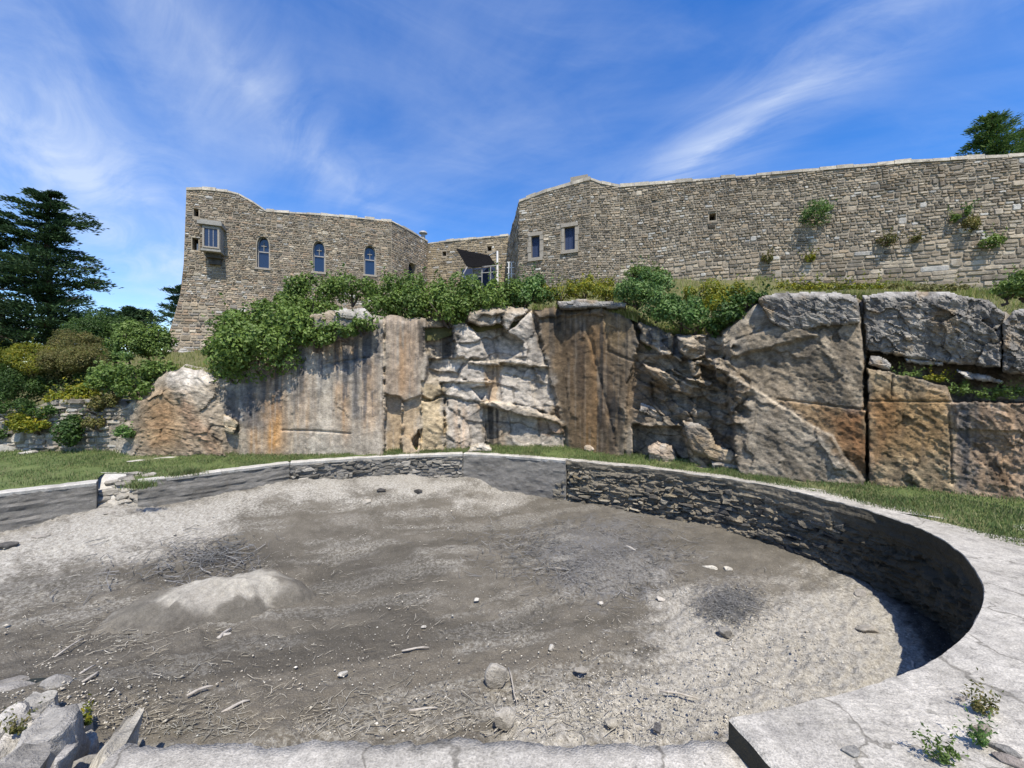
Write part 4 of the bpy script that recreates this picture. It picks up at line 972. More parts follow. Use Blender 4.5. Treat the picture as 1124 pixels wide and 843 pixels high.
copings(ramp_t, b1, pb1, 31, .5, .16); copings(ramp_t, b2, pb2, 32, .45, .15); copings(ramp_t, b3, pb3, 33, .55, .14)
u_, v_ = b1.uv(637, 200)
MB().hexa(bar(b1, u_ - .45, u_ + .32, v_ - .02, v_ + .30, -.6, .0)).build('raised_coping', M['granite'], ramp_t)
for q in (w1, w2):
    wnd = sheet(b1, q, -.14, 'shutter', 'shutter', ramp_t)
    u0, v0 = q[0]; u1, v1 = q[2]; rj = random.Random(int(u0 * 100)); v = v0 - .03
    while v < v1 - .05:
        hb = min(rj.uniform(.22, .40), v1 - v)
        for sd_ in (-1, 1):
            ue = (u0 if sd_ < 0 else u1); wd_ = rj.uniform(.11, .20); MB().hexa(bar(b1, min(ue, ue + sd_ * wd_), max(ue, ue + sd_ * wd_), v + .008, v + hb - .008, -.03, rj.uniform(.03, .055))).build('jamb_stone', M['granite'], wnd)
        v += hb
    MB().hexa(bar(b1, u0 - .16, u1 + .14, v1 + .005, v1 + .17, -.03, .05)).build('lintel', M['granite'], wnd)
    MB().hexa(bar(b1, q[0][0] - .15, q[1][0] + .15, q[0][1] - .18, q[0][1] - .03, -.02, .10)).build('sill', M['granite'], wnd)
    for k_ in (.33, .66):
        uu = q[0][0] + (q[1][0] - q[0][0]) * k_; MB().hexa(bar(b1, uu - .008, uu + .008, q[0][1], q[2][1], -.138, -.125)).build('batten', M['shutter'], wnd)

# ---- flue, shade sail, railings in the notch between the buildings
fl = P(464.5, 265, 27.0); flue = empty('flue_pipe'); tag(flue, 'small metal flue pipe with a cap on the castle roof', 'flue')
MB().tube([fl - Vector((0, 0, .8)), fl + Vector((0, 0, .45))], [.14, .14], 10).build('pipe', M['zinc'], flue)
MB().tube([fl + Vector((0, 0, .452)), fl + Vector((0, 0, .54)), fl + Vector((0, 0, .66))], [.14, .30, .24], 10).build('cap', M['zinc'], flue)
sail = empty('shade_sail'); tag(sail, 'black canvas shade sail stretched in front of the set-back wall', 'shade sail')
cs = [P(500.5, 273, 22.6), P(537, 280.5, 23.6), P(545, 292.5, 22.4), P(513, 293.5, 21.4)]
V = []; nS = 12
for j in range(nS + 1):
    for i in range(nS + 1):
        s_, t_ = i / nS, j / nS; p_ = cs[0] * (1 - s_) * (1 - t_) + cs[1] * s_ * (1 - t_) + cs[2] * s_ * t_ + cs[3] * (1 - s_) * t_
        V.append(p_ - Vector((0, 0, .25 * math.sin(math.pi * s_) * math.sin(math.pi * t_))))
so = mesh_obj('canvas', V, grid_faces(nS + 1, nS + 1), M['sail'], sail, True); so.modifiers.new('thickness', 'SOLIDIFY').thickness = .02
MB().tube([cs[3] + Vector((0, 0, .02)), P(509, 300, 21.2), P(506, 312, 21.0)], [.03, .03, .03], 8).build('mast', M['zinc'], sail)
MB().tube([cs[1], P(546, 276, 23.2), P(546, 312, 23.0)], [.03, .06, .07], 8).build('mast', M['white'], sail)
rail = empty('terrace_railing'); tag(rail, 'white terrace railing under the black shade sail', 'railing')
for px in (519, 529, 538.5):
    MB().tube([P(px, 292.5, 22.0), P(px, 330, 22.0)], [.03, .03], 8).build('post', M['zinc'], rail)
MB().tube([P(512, 294.5, 22.0), P(545, 291.5, 22.0)], [.03, .03], 8).build('rail', M['zinc'], rail)
MB().tube([P(512, 301, 22.0), P(545, 298.5, 22.0)], [.025, .025], 8).build('rail', M['zinc'], rail)
mesh_obj('panel', [P(519, 296, 22.05), P(529, 295.5, 22.05), P(529, 304, 22.05), P(519, 304, 22.05)], [[0, 1, 2, 3]], M['slate'], rail)
rail2 = empty('terrace_railing'); tag(rail2, 'short white railing beside the shaded side of the rampart', 'railing')
for px in (558.5, 561.5, 566): MB().tube([P(px, 287.5, 20.5), P(px, 330, 20.5)], [.04, .04], 8).build('post', M['white'], rail2)
for y in (288, 294, 301): MB().tube([P(556.5, y, 20.5), P(567, y - .3, 20.5)], [.028, .028], 8).build('rail', M['white'], rail2)
door = mesh_obj('terrace_screen', [P(507, 296, 24.2), P(544, 293, 23.9), P(544, 330, 23.9), P(507, 330, 24.2)], [[0, 1, 2, 3]], M['shutter'])
door.modifiers.new('thickness', 'SOLIDIFY').thickness = .06; tag(door, 'dark blue screen in the shade below the black sail', 'screen')

# ------------------------------------------------------------------ pool walls
def rock_ring(pts2, n_):
    """resample a smooth plan curve"""
    out = []
    Q = [pts2[0]] + list(pts2) + [pts2[-1]]; seg = len(pts2) - 1
    for k_ in range(n_ + 1):
        t_ = seg * k_ / n_; i = min(int(t_), seg - 1); f = t_ - i
        p0, p1, p2_, p3 = [np.array(Q[i + q]) for q in range(4)]
        out.append(.5 * ((2 * p1) + (-p0 + p2_) * f + (2 * p0 - 5 * p1 + 4 * p2_ - p3) * f * f + (-p0 + 3 * p1 - 3 * p2_ + p3) * f ** 3))
    return np.array(out)
class CurveWall:
    def __init__(s, pts, n_=200):
        s.p = rock_ring(pts, n_) if len(pts) > 2 else np.array([np.array(pts[0]) * (1 - t_) + np.array(pts[1]) * t_ for t_ in np.linspace(0, 1, n_ + 1)])
        dl = np.hypot(*np.diff(s.p, axis=0).T); s.s = np.concatenate([[0], np.cumsum(dl)]); s.L = s.s[-1]; s.batter = None
    def xy(s, u): return np.array([np.interp(u, s.s, s.p[:, 0]), np.interp(u, s.s, s.p[:, 1])])
    def nrm(s, u):
        t_ = s.xy(u + .05) - s.xy(u - .05); t_ /= (np.hypot(*t_) + 1e-9); return np.array([t_[1], -t_[0]])
    def at(s, u, v, w):
        p_ = s.xy(u) + s.nrm(u) * w; return (p_[0], p_[1], v)
def wall_body(name, cw, depth, top=0.0, mat='wallconc', parent=None, nu=160, nv_=20, rough=.02, seed=0, strata=.0, foot=.15, slant=0.0, erode=0.0):
    """front face from the coping down to below the bed, plus the wall's top and back"""
    U = np.linspace(0, cw.L, nu); V = []
    for u in U:
        p0 = cw.xy(u); n_ = cw.nrm(u); zb = float(floor_z(*p0)) - foot
        row = []
        for t_ in np.linspace(0, 1, nv_): row.append((p0[0], p0[1], top * (1 - t_) + zb * t_, n_[0], n_[1], t_, u))
        V.append(row)
    V = np.array(V).reshape(-1, 7); w = rough * fbm(V[:, 6] * 1.6, V[:, 2] * 3, 0, 300 + seed, 3) + rough * .5 * fbm(V[:, 6] * 6, V[:, 2] * 12, 0, 310 + seed, 3) + strata * fbm(V[:, 6] * .7, V[:, 2] * 16, 0, 320 + seed, 3)
    if erode:
        e1, _, _ = facets(V[:, 6] / .30 + .5 * V[:, 2], V[:, 2] / .10 - V[:, 6] * .15, 400 + seed); e2, _, _ = facets(V[:, 6] / .11, V[:, 2] / .05, 401 + seed); zone = sstep(-.10, -.30, V[:, 2] + .12 * fbm(V[:, 6] * 1.1, 0, 0, 402, 3))
        w = w + erode * (zone * (1.0 * e1 + .5 * e2 - .6) + .12 * e2)
    w = w * sstep(0, .08, V[:, 5]) + slant * V[:, 5]
    F3 = np.stack([V[:, 0] + V[:, 3] * w, V[:, 1] + V[:, 4] * w, V[:, 2]], -1)
    fc = grid_faces(nu, nv_)[:, ::-1]
    # top and back
    back = np.stack([V[::nv_, 0] - V[::nv_, 3] * depth, V[::nv_, 1] - V[::nv_, 4] * depth, np.full(nu, top)], -1); back2 = back.copy(); back2[:, 2] = -1.3
    n0 = len(F3); allv = np.concatenate([F3, back, back2]); i = np.arange(nu - 1)
    f2 = np.stack([i * nv_, (i + 1) * nv_, n0 + i + 1, n0 + i], 1); f3 = np.stack([n0 + i, n0 + i + 1, n0 + nu + i + 1, n0 + nu + i], 1)
    ends = []
    for e in (0, nu - 1):
        col = [e * nv_ + k_ for k_ in range(nv_)] + [n0 + nu + e, n0 + e]; ends.append(col if e == 0 else col[::-1])
    fl_ = [list(map(int, q)) for q in np.concatenate([fc, f2, f3])] + ends
    return mesh_obj(name, allv, fl_, M[mat], parent, False)
def cap_strip(name, cw, depth, top, hgt, seed, parent, over=.02, length=1.3, mat='coping', u0=0, u1=None):
    """coping: cast lengths with worn uneven edges"""
    rr_ = random.Random(seed); u1 = u1 or cw.L; n_ = max(1, round((u1 - u0) / length))
    for k_ in range(n_):
        a = u0 + (u1 - u0) * k_ / n_ + .004; b_ = u0 + (u1 - u0) * (k_ + 1) / n_ - .004; m_ = 14; V = []
        for i in range(m_):
            u = a + (b_ - a) * i / (m_ - 1); o_ = over + rr_.uniform(-.018, .014); q = rr_.uniform(-.008, .01)
            V += [cw.at(u, top - .03, o_ - .012), cw.at(u, top + hgt * .6, o_), cw.at(u, top + hgt + q, o_ - .03), cw.at(u, top + hgt + q * .5, -depth + rr_.uniform(-.03, .03)), cw.at(u, top - .03, -depth)]
        Fc = [[i * 5 + j, (i + 1) * 5 + j, (i + 1) * 5 + (j + 1) % 5, i * 5 + (j + 1) % 5] for i in range(m_ - 1) for j in range(5)] + [[0, 1, 2, 3, 4], [(m_ - 1) * 5 + j for j in range(5)][::-1]]
        mesh_obj('coping_slab', V, Fc, M[mat], parent)
def gxy(px, py): p_ = G(px, py); return (p_.x, p_.y)
# A: concrete length at the far left
wa = CurveWall([(-9.9, 4.5), gxy(106, 529)]); pa = empty('pool_wall'); tag(pa, 'grey concrete pool wall at the far left, ending at the rubble steps', 'pool wall', 'lengths of the pool wall')
wall_body('wall_face', wa, .22, -.03, 'wallconc', pa, 120, 18, .02, 1, .02); cap_strip('coping', wa, .22, -.03, .03, 41, pa)
# B: concrete length right of the steps
wbk = CurveWall([gxy(151, 528), gxy(318, 507.5)]); pb_ = empty('pool_wall'); tag(pb_, 'grey concrete pool wall right of the rubble steps with grass hanging over', 'pool wall', 'lengths of the pool wall')
wall_body('wall_face', wbk, .22, -.03, 'wallconc', pb_, 120, 18, .02, 2, .02); cap_strip('coping', wbk, .20, -.03, .03, 42, pb_)
# C: rubble length
wc = CurveWall([gxy(318.5, 507.5), gxy(420, 500.5), gxy(508, 497.5)]); pc = empty('pool_wall'); tag(pc, 'low rough rubble stone length of pool wall below the sawn rock face', 'pool wall', 'lengths of the pool wall')
wall_body('wall_face', wc, .2, -.04, 'wallconc', pc, 300, 30, .02, 3, 0, .15, 0, .02); cap_strip('coping', wc, .2, -.04, .04, 43, pc, .03)
PAL_P = [(.23, .215, .185), (.30, .28, .24), (.18, .168, .145), (.35, .325, .28), (.15, .14, .12), (.26, .24, .20)]
def pool_stones(cw, u0, u1, vtop, vbot, ch, cwid, seed, parent, pal, proud=(.02, .07), tilt=0.0, jit=.25, vtf=None, keep=1.0):
    rr_ = random.Random(seed); v_top = vtop
    v = vtop
    while v > vbot:
        h_ = ch * rr_.uniform(.65, 1.35); u = u0 + rr_.uniform(0, .1)
        while u < u1 - .04:
            w_ = cwid * rr_.choice((.6, .8, 1, 1.2, 1.6)) * rr_.uniform(.85, 1.15); w_ = min(w_, u1 - u)
            zb = float(floor_z(*cw.xy(u)))
            vc = v + tilt * (u - u0)
            if rr_.random() < keep and vc - h_ > zb - .10 and (vtf is None or vc < vtf(u)) and vc < vtop + .01:
                g_ = rr_.uniform(.004, .016); p_ = rr_.uniform(*proud); A = [(u + g_, vc - h_ + g_), (u + w_ - g_, vc - h_ + g_), (u + w_ - g_, vc - g_), (u + g_, vc - g_)]
                A = [(x + rr_.uniform(-jit, jit) * w_ * .5, y + rr_.uniform(-jit, jit) * h_) for x, y in A]; A = [(x, min(y, vtop)) for x, y in A]
                cu_, cv_ = u + w_ / 2, vc - h_ / 2
                V = [cw.at(x, y, -.05) for x, y in A] + [cw.at(cu_ + (x - cu_) * .97, cv_ + (y - cv_) * .95, p_ * .6) for x, y in A] + [cw.at(cu_ + (x - cu_) * rr_.uniform(.65, .9), cv_ + (y - cv_) * rr_.uniform(.5, .85), p_ * rr_.uniform(.75, 1.25)) for x, y in A]
                Fc = [[i, (i + 1) % 4, 4 + (i + 1) % 4, 4 + i][::1] for i in range(4)] + [[4 + i, 4 + (i + 1) % 4, 8 + (i + 1) % 4, 8 + i] for i in range(4)] + [[8, 9, 10, 11]]
                c_ = rr_.choice(pal); q = rr_.uniform(.7, 1.25)
                mesh_obj('stone', V, Fc, M['poolstone'], parent, False, {'col': [[x * q for x in c_]] * 12})
            u += w_
        v -= h_
pool_stones(wc, 0, wc.L, -.05, -.6, .07, .14, 51, pc, PAL_P, (.01, .05), 0, .45, None, .8)
# D: smooth length
wd_ = CurveWall([gxy(508.5, 497.5), gxy(560, 500), gxy(621, 505)]); pd_ = empty('pool_wall'); tag(pd_, 'smooth grey rendered corner length of pool wall beside the broken stonework', 'pool wall', 'lengths of the pool wall')
wall_body('wall_face', wd_, .2, -.04, 'wallconc', pd_, 120, 20, .02, 4, .006); cap_strip('coping', wd_, .2, -.04, .04, 44, pd_, .02)
pool_stones(wd_, wd_.L - .34, wd_.L - .01, -.22, -1.0, .07, .13, 54, pd_, [(.19, .17, .13), (.25, .225, .175), (.15, .135, .105)], (.0, .03), -.10, .45, lambda u: -.20 - 1.4 * max(0, wd_.L - .10 - u), .75)
# E: broken masonry, sweeping round to the right as the round basin wall
RIM = [(622, 505), (700, 512.5), (760, 520), (830, 530.5), (900, 546), (955, 560.5), (1010, 580), (1050, 603), (1074, 632), (1079, 657), (1064, 690), (1040, 712), (1000, 736), (900, 767), (800, 789)]
rim = [gxy(*q) for q in RIM]
we = CurveWall(rim, 300); pe = empty('pool_wall'); tag(pe, 'tall dark curved pool wall of broken weathered masonry sweeping round on the right', 'pool wall', 'lengths of the pool wall')
m, nt, b = new_mat('dark_weathered_basin_wall'); p = pos(nt); n1 = noise(nt, p, 2.2, 6, .65); n2 = noise(nt, p, 14, 5, .65)
c = ramp(nt, n1, [(.32, (.10, .09, .072)), (.5, (.17, .15, .115)), (.66, (.25, .21, .15))]); c = mixrgb(nt, 1.0, c, ramp(nt, n2, [(.3, (.65,) * 3), (.7, (1.3,) * 3)]), 'MULTIPLY')
sx = nt.nodes.new('ShaderNodeSeparateXYZ'); nt.links.new(p, sx.inputs[0]); near_dark = mapr(nt, sx.outputs[1], 6.4, 4.9, 0, .85); c = mixrgb(nt, near_dark, c, mixrgb(nt, n1, (.022, .020, .015), (.05, .044, .03)))  # colour darkens strongly towards the near, right-hand end
nt.links.new(c, b.inputs['Base Color']); bump(nt, b, n2, .9, .04); M['basin'] = m
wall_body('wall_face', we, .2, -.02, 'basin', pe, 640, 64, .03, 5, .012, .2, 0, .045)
u760 = float(np.interp(3.42, we.p[:120, 0], we.s[:120])); u900 = float(np.interp(4.55, we.p[:130, 0], we.s[:130]))
PAL_E = [(.19, .17, .13), (.25, .225, .175), (.15, .135, .105), (.30, .27, .21), (.22, .185, .125), (.12, .11, .092)]
pool_stones(we, .02, u760, -.10, -1.0, .062, .16, 52, pe, PAL_E, (.03, .10), -.10, .45, lambda u: -.14 - .34 * max(0, min(1, (u - .25) / .5)) * max(0, min(1, (u760 * .72 - u) / .5)) + .02 * math.sin(u * 9), .45)
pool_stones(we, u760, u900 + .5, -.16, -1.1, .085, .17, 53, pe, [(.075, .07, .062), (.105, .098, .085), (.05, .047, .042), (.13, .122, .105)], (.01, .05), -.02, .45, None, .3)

# ---- coping terrace on the right (one cast surface round to where the camera stands)
i_rim = [(1.24, -2.5), (1.20, .6), (1.17, 1.72)] + rim[::-1]
o_rim = [(10, -2.5), (10, .0), (10, .4)]
for k_, (px, py) in enumerate(RIM[::-1]):
    x, y = gxy(px, py)
    tgt = {800: (10, .8), 900: (10, 1.3), 1000: (10, 1.8), 1040: (9.5, 2.2), 1064: (9, 2.5), 1079: (8.4, 2.75), 1074: (7.6, 3.05), 1050: (6.2, 3.72), 1010: (5.45, 4.45), 955: (5.0, 5.35)}.get(px)
    if not tgt:
        n_ = we.nrm(float(np.interp(k_, [0, len(RIM) - 1], [we.L, 0]))); d_ = 1 + .17 / math.hypot(x, y); tgt = (x * d_ + .10, y * d_ + .06)
    o_rim.append(tgt)
NI = 420
ri = np.concatenate([np.array([np.array(i_rim[0]) * (1 - t_) + np.array(i_rim[2]) * t_ for t_ in np.linspace(0, 1, 60)])[:-1], [np.array(i_rim[2]) * (1 - t_) + np.array(i_rim[3]) * t_ for t_ in np.linspace(0, 1, 30)][:-1], we.p[::-1]])
ol_ = np.array(o_rim); key = np.array([np.argmin(np.hypot(*(ri - np.array(q)).T)) for q in i_rim]); key[0] = 0; key[-1] = len(ri) - 1
ro = np.stack([np.interp(np.arange(len(ri)), key, ol_[:, 0]), np.interp(np.arange(len(ri)), key, ol_[:, 1])], -1)
nw = 46; tt = np.linspace(0, 1, nw) ** 1.7
V = ri[:, None, :] * (1 - tt[None, :, None]) + ro[:, None, :] * tt[None, :, None]
wob = .012 * fbm(ri[:, 0] * 5, ri[:, 1] * 5, 0, 350, 3)
V[:, 0, 0] += wob; V[:, 0, 1] += wob
zt = .006 * fbm(V[..., 0] * 3, V[..., 1] * 3, 0, 351, 3) + .004 * fbm(V[..., 0] * 12, V[..., 1] * 12, 0, 352, 2); zt[:, 0] -= .012
V3 = np.concatenate([V, zt[..., None]], -1)
lip = V3[:, :1].copy(); lip[:, 0, 2] = -.05; lip[:92, 0, 2] = -.32; lip[:, 0, :2] += (V3[:, 0, :2] - V3[:, 1, :2]) * -.02
V3 = np.concatenate([lip, V3], 1); nr_, nc_ = V3.shape[:2]
terrace = mesh_obj('coping_terrace', V3.reshape(-1, 3), grid_faces(nr_, nc_)[:, ::-1], None, None, False); tag(terrace, kind='structure')
for q in terrace.data.polygons: q.use_smooth = False
m, nt, b = new_mat('pale_cast_concrete'); p = pos(nt)
n1 = noise(nt, p, 1.6, 6, .65); n2 = noise(nt, p, 16, 5, .7); n3 = noise(nt, p, 90, 3, .6); n4 = noise(nt, p, 5, 4, .6)
c = ramp(nt, n1, [(.3, (.31, .290, .250)), (.5, (.412, .388, .342)), (.7, (.495, .468, .415))])
c = mixrgb(nt, mapr(nt, n4, .50, .64, 0, .6), c, (.27, .255, .23))
nd5 = noise(nt, p, 3.0, 3, .6); vd = nt.nodes.new('ShaderNodeVectorMath'); vd.operation = 'MULTIPLY_ADD'; vd.inputs[1].default_value = (.35,) * 3; cmb = nt.nodes.new('ShaderNodeCombineXYZ'); nt.links.new(nd5, cmb.inputs[0]); nt.links.new(n4, cmb.inputs[1]); nt.links.new(cmb.outputs[0], vd.inputs[0]); nt.links.new(p, vd.inputs[2])
vo = nt.nodes.new('ShaderNodeTexVoronoi'); vo.feature = 'DISTANCE_TO_EDGE'; vo.inputs['Scale'].default_value = .9; nt.links.new(vd.outputs[0], vo.inputs['Vector'])
c = mixrgb(nt, mapr(nt, vo.outputs['Distance'], .010, .002, 0, .7), c, (.13, .12, .10))
c = mixrgb(nt, mapr(nt, noise(nt, p, 8.5, 4, .7), .60, .68, 0, .7), c, (.19, .18, .155)); c = mixrgb(nt, 1.0, c, ramp(nt, n2, [(.3, (.72,) * 3), (.68, (1.16,) * 3)]), 'MULTIPLY')
c = mixrgb(nt, 1.0, c, ramp(nt, n3, [(.3, (.7,) * 3), (.7, (1.24,) * 3)]), 'MULTIPLY')
nt.links.new(c, b.inputs['Base Color']); s = nt.nodes.new('ShaderNodeMath'); s.operation = 'ADD'; nt.links.new(n2, s.inputs[0]); nt.links.new(n3, s.inputs[1]); bump(nt, b, s.outputs[0], .7, .012)
M['cast'] = m; terrace.data.materials.append(m); terrace.data.materials.append(M['basin'])
mi = np.zeros(len(terrace.data.polygons), np.int32); mi[::nc_ - 1] = 1; terrace.data.polygons.foreach_set('material_index', mi)
# ---- low sill in front of the camera
xs_ = np.linspace(-1.98, 1.22, 240); ysl = np.linspace(2.0, -2.5, 60)
SX, SY = np.meshgrid(xs_, ysl); edge_y = .018 * fbm(xs_ * 4, 0 * xs_, 0, 360, 3) + .010 * fbm(xs_ * 17, 0 * xs_, 0, 361, 3); SY[0] += edge_y; SY[1] += edge_y * .7
SZ = -.13 + .006 * fbm(SX * 4, SY * 4, 0, 362, 3) + .004 * fbm(SX * 16, SY * 16, 0, 363, 2); SZ[0] -= .008
fr_ = np.stack([SX[0], SY[0] + .03 + .02 * fbm(xs_ * 6, 0 * xs_, 0, 364, 2), np.full(240, -1.05)], -1)[None]
S3 = np.concatenate([fr_, np.stack([SX, SY, SZ], -1)], 0)
sill = mesh_obj('sill_slab', S3.reshape(-1, 3), grid_faces(*S3.shape[:2])[:, ::-1], M['cast']); tag(sill, kind='structure')

def boulder(name, c, size, rot, seed, col=(.3, .28, .25), cuts=7, parent=None, sub=3, label=None, cat='rock', group=None, mat='boulder', rough=.06, tilt=(0, 0)):
    rr_ = random.Random(seed); bm = bmesh.new(); bmesh.ops.create_icosphere(bm, subdivisions=sub, radius=1)
    pl = [(Vector((rr_.gauss(0, 1), rr_.gauss(0, 1), rr_.gauss(0, 1))).normalized(), rr_.uniform(.48, .82)) for _ in range(cuts)]
    for v in bm.verts:
        for n_, d_ in pl:
            e = v.co.dot(n_) - d_
            if e > 0: v.co -= n_ * e * .95
        v.co *= 1 + rough * mnoise.noise(v.co * 2.3 + Vector((seed, 0, 0))) + rough * .5 * mnoise.noise(v.co * 6 + Vector((0, seed, 0)))
    M_ = Matrix.Translation(c) @ Matrix.Rotation(rot, 4, 'Z') @ Matrix.Rotation(tilt[0], 4, 'X') @ Matrix.Rotation(tilt[1], 4, 'Y') @ Matrix.Diagonal((*size, 1))
    bmesh.ops.transform(bm, matrix=M_, verts=bm.verts)
    me = bpy.data.meshes.new(name); bm.to_mesh(me); bm.free(); nV = len(me.vertices)
    a = me.attributes.new('col', 'FLOAT_COLOR', 'POINT'); co = np.empty(nV * 3, np.float32); me.vertices.foreach_get('co', co); co = co.reshape(-1, 3)
    cl_ = np.array(col)[None] * (1 + .2 * fbm(co[:, 0] * 6, co[:, 1] * 6, co[:, 2] * 6, seed, 3))[:, None]; a.data.foreach_set('color', np.concatenate([cl_, np.ones((nV, 1))], 1).astype(np.float32).ravel())
    me.materials.append(M[mat]); o_ = bpy.data.objects.new(name, me); COL.objects.link(o_)
    if parent: o_.parent = parent
    elif label: tag(o_, label, cat, group)
    return o_
# ---- rubble steps between the two left walls
steps = empty('rubble_steps'); tag(steps, 'small broken flight of pale rubble steps in the gap of the left pool wall', 'steps')
def block(c, size, rz, seed, mat, parent, col, name, jit=.12):
    rr_ = random.Random(seed); b_ = MB().box((0, 0, 0), size, 0); b_.v = [(x + rr_.uniform(-jit, jit) * size[0], y + rr_.uniform(-jit, jit) * size[1], z + rr_.uniform(-jit, jit) * size[2]) for x, y, z in b_.v]
    co, si = math.cos(rz), math.sin(rz); b_.v = [(c[0] + x * co - y * si, c[1] + x * si + y * co, c[2] + z) for x, y, z in b_.v]
    o_ = b_.build(name, M[mat], parent, False, {'col': [col] * 8}); md = o_.modifiers.new('worn_edges', 'BEVEL'); md.width = min(size) * .12; md.segments = 2; return o_
rs = random.Random(77)
for k_ in range(54):
    t_ = (k_ + rs.random()) / 54; w_ = rs.random(); y = 6.80 + .62 * t_ + rs.uniform(-.05, .05); x = (-7.20 - .32 * t_) * (1 - w_) + (-6.60 - .02 * t_) * w_; z = -.60 + .60 * t_
    s_ = rs.uniform(.055, .13) * (1.25 if k_ % 5 == 0 else 1); cv_ = rs.uniform(.8, 1.15)
    boulder('step_stone', Vector((x, y, z + s_ * .10)), (s_ * rs.uniform(1, 1.6), s_ * rs.uniform(.8, 1.1), s_ * rs.uniform(.4, .65)), rs.uniform(-.4, .9), 700 + k_, (.34 * cv_, .32 * cv_, .28 * cv_), 10, parent=steps, sub=2)
mesh_obj('backing', [(-7.22, 6.78, -.64), (-6.56, 6.88, -.64), (-6.45, 7.6, -.012), (-8.2, 7.6, -.012), (-7.6, 6.95, -.25)], [[0, 1, 2], [0, 2, 4], [4, 2, 3]], M['coping'], steps)

# ------------------------------------------------------------------ loose rocks
def on_floor(px, py, r, sink=.25):
    v = GfV(px, py); return Vector((v.x, v.y + r * .4, v.z + r * (1 - sink)))
GRL = 'loose stones on the pool bed'
for px, py, sz, rot, sd_, col, lab, tl in [
    (544, 757, (.10, .085, .12), .2, 1, (.36, .34, .30), 'rounded grey stone standing upright on the mud near the sill', (.1, .1)),
    (553, 803, (.12, .07, .085), .6, 2, (.40, .38, .34), 'pointed pale stone lying closest to the concrete sill', (.2, .5)),
    (797, 699, (.085, .07, .055), .3, 3, (.27, .26, .24), 'angular grey stone beside the dark clump of dead weed', (.3, .4)),
    (779, 625, (.11, .045, .035), -.5, 4, (.55, .52, .45), 'left one of two flat cream stones on the far mud', (0, 0)),
    (800, 626, (.085, .05, .03), .1, 5, (.55, .52, .45), 'right one of two flat cream stones on the far mud', (0, 0)),
    (955, 696, (.12, .08, .05), -.3, 6, (.40, .375, .33), 'flat grey stone on the gravel below the curved wall', (0, 0)),
    (946, 656, (.10, .07, .06), .4, 7, (.38, .36, .33), 'rough pale stone at the foot of the curved wall', (0, 0)),
    (638, 739, (.07, .045, .03), .2, 8, (.36, .34, .30), 'flat stone on the gravel in the lower middle', (0, 0)),
    (605, 714, (.035, .03, .03), .2, 9, (.55, .53, .48), 'small white pebble above the flat middle stone', (0, 0)),
    (672, 798, (.07, .05, .035), .2, 10, (.38, .36, .31), 'flat pale stone on the gravel just above the sill', (0, 0)),
    (722, 806, (.04, .035, .05), .2, 11, (.20, .20, .21), 'small dark upright stone against the sill edge', (0, 0)),
    (725, 660, (.07, .05, .03), .2, 12, (.48, .45, .40), 'small pale stone at the edge of the gravel patch', (0, 0)),
    (523, 660, (.045, .03, .02), .2, 13, (.55, .53, .48), 'small white stone in the middle of the mud', (0, 0)),
    (418, 540, (.10, .05, .05), .1, 14, (.08, .075, .07), 'left one of two small dark stones by the far bank', (0, 0)),
    (459, 541, (.10, .05, .045), .3, 15, (.08, .075, .07), 'right one of two small dark stones by the far bank', (0, 0)),
    (402, 553, (.10, .07, .05), .3, 16, (.38, .35, .30), 'pale stone just below the two dark stones', (0, 0)),
    (246, 700, (.07, .03, .025), .5, 17, (.42, .40, .36), 'thin pale stone below the rock hump', (0, 0)),
    (376, 742, (.04, .03, .02), .5, 18, (.55, .53, .48), 'small white pebble left of the upright stone', (0, 0)),
    (465, 690, (.03, .025, .02), .5, 19, (.55, .53, .48), 'tiny white pebble in the centre of the mud', (0, 0)),
    (660, 664, (.05, .035, .025), .5, 20, (.48, .46, .42), 'small pale stone just left of the gravel patch', (0, 0)),
    (118, 566, (.09, .05, .04), .5, 21, (.30, .28, .25), 'small stone at the foot of the rubble steps', (0, 0)),
    (5, 602, (.12, .07, .06), .5, 22, (.12, .115, .11), 'dark stone at the left edge of the pale gravel', (0, 0)),
    (44, 590, (.14, .07, .02), .2, 23, (.30, .28, .25), 'flat slab lying in the pale gravel on the far left', (0, 0))]:
    boulder('loose_stone', on_floor(px, py, sz[2]), sz, rot, sd_, col, 8, label=lab, cat='stone', group=GRL, tilt=tl)
# low rock hump
hc = GfV(222, 676)
hn, hr = 96, 26; V, C = [], []
for k_ in range(hr):
    for a in range(hn):
        w_ = 2 * math.pi * a / hn; t_ = k_ / (hr - 1); lob = 1 + .16 * math.sin(2 * w_ + 1) + .10 * math.sin(3 * w_) + .05 * math.sin(7 * w_ + 2)
        X_, Y_ = .90 * t_ * math.cos(w_) * lob, .46 * t_ * math.sin(w_) * lob; x = hc.x + X_ * .93 - Y_ * .36; y = hc.y + .15 + X_ * .36 + Y_ * .93
        V.append((x, y, (1 - t_ ** 3.2) * .31 * (1 + .35 * math.cos(w_ - 1.0) * t_) - .025)); C.append(t_)
V = np.array(V); C = np.array(C); nz_ = fbm(V[:, 0] * 3, V[:, 1] * 5, 0, 601, 4); V[:, 2] += floor_z(V[:, 0], V[:, 1]) + .028 * nz_ + .012 * fbm(V[:, 0] * 14, V[:, 1] * 14, 0, 602, 3)
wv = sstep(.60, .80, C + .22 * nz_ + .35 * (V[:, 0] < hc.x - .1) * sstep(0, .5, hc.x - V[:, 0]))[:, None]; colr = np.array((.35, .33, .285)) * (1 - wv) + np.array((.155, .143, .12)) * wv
Fc = [[k_ * hn + a, (k_ + 1) * hn + a, (k_ + 1) * hn + (a + 1) % hn, k_ * hn + (a + 1) % hn] for k_ in range(hr - 1) for a in range(hn)]
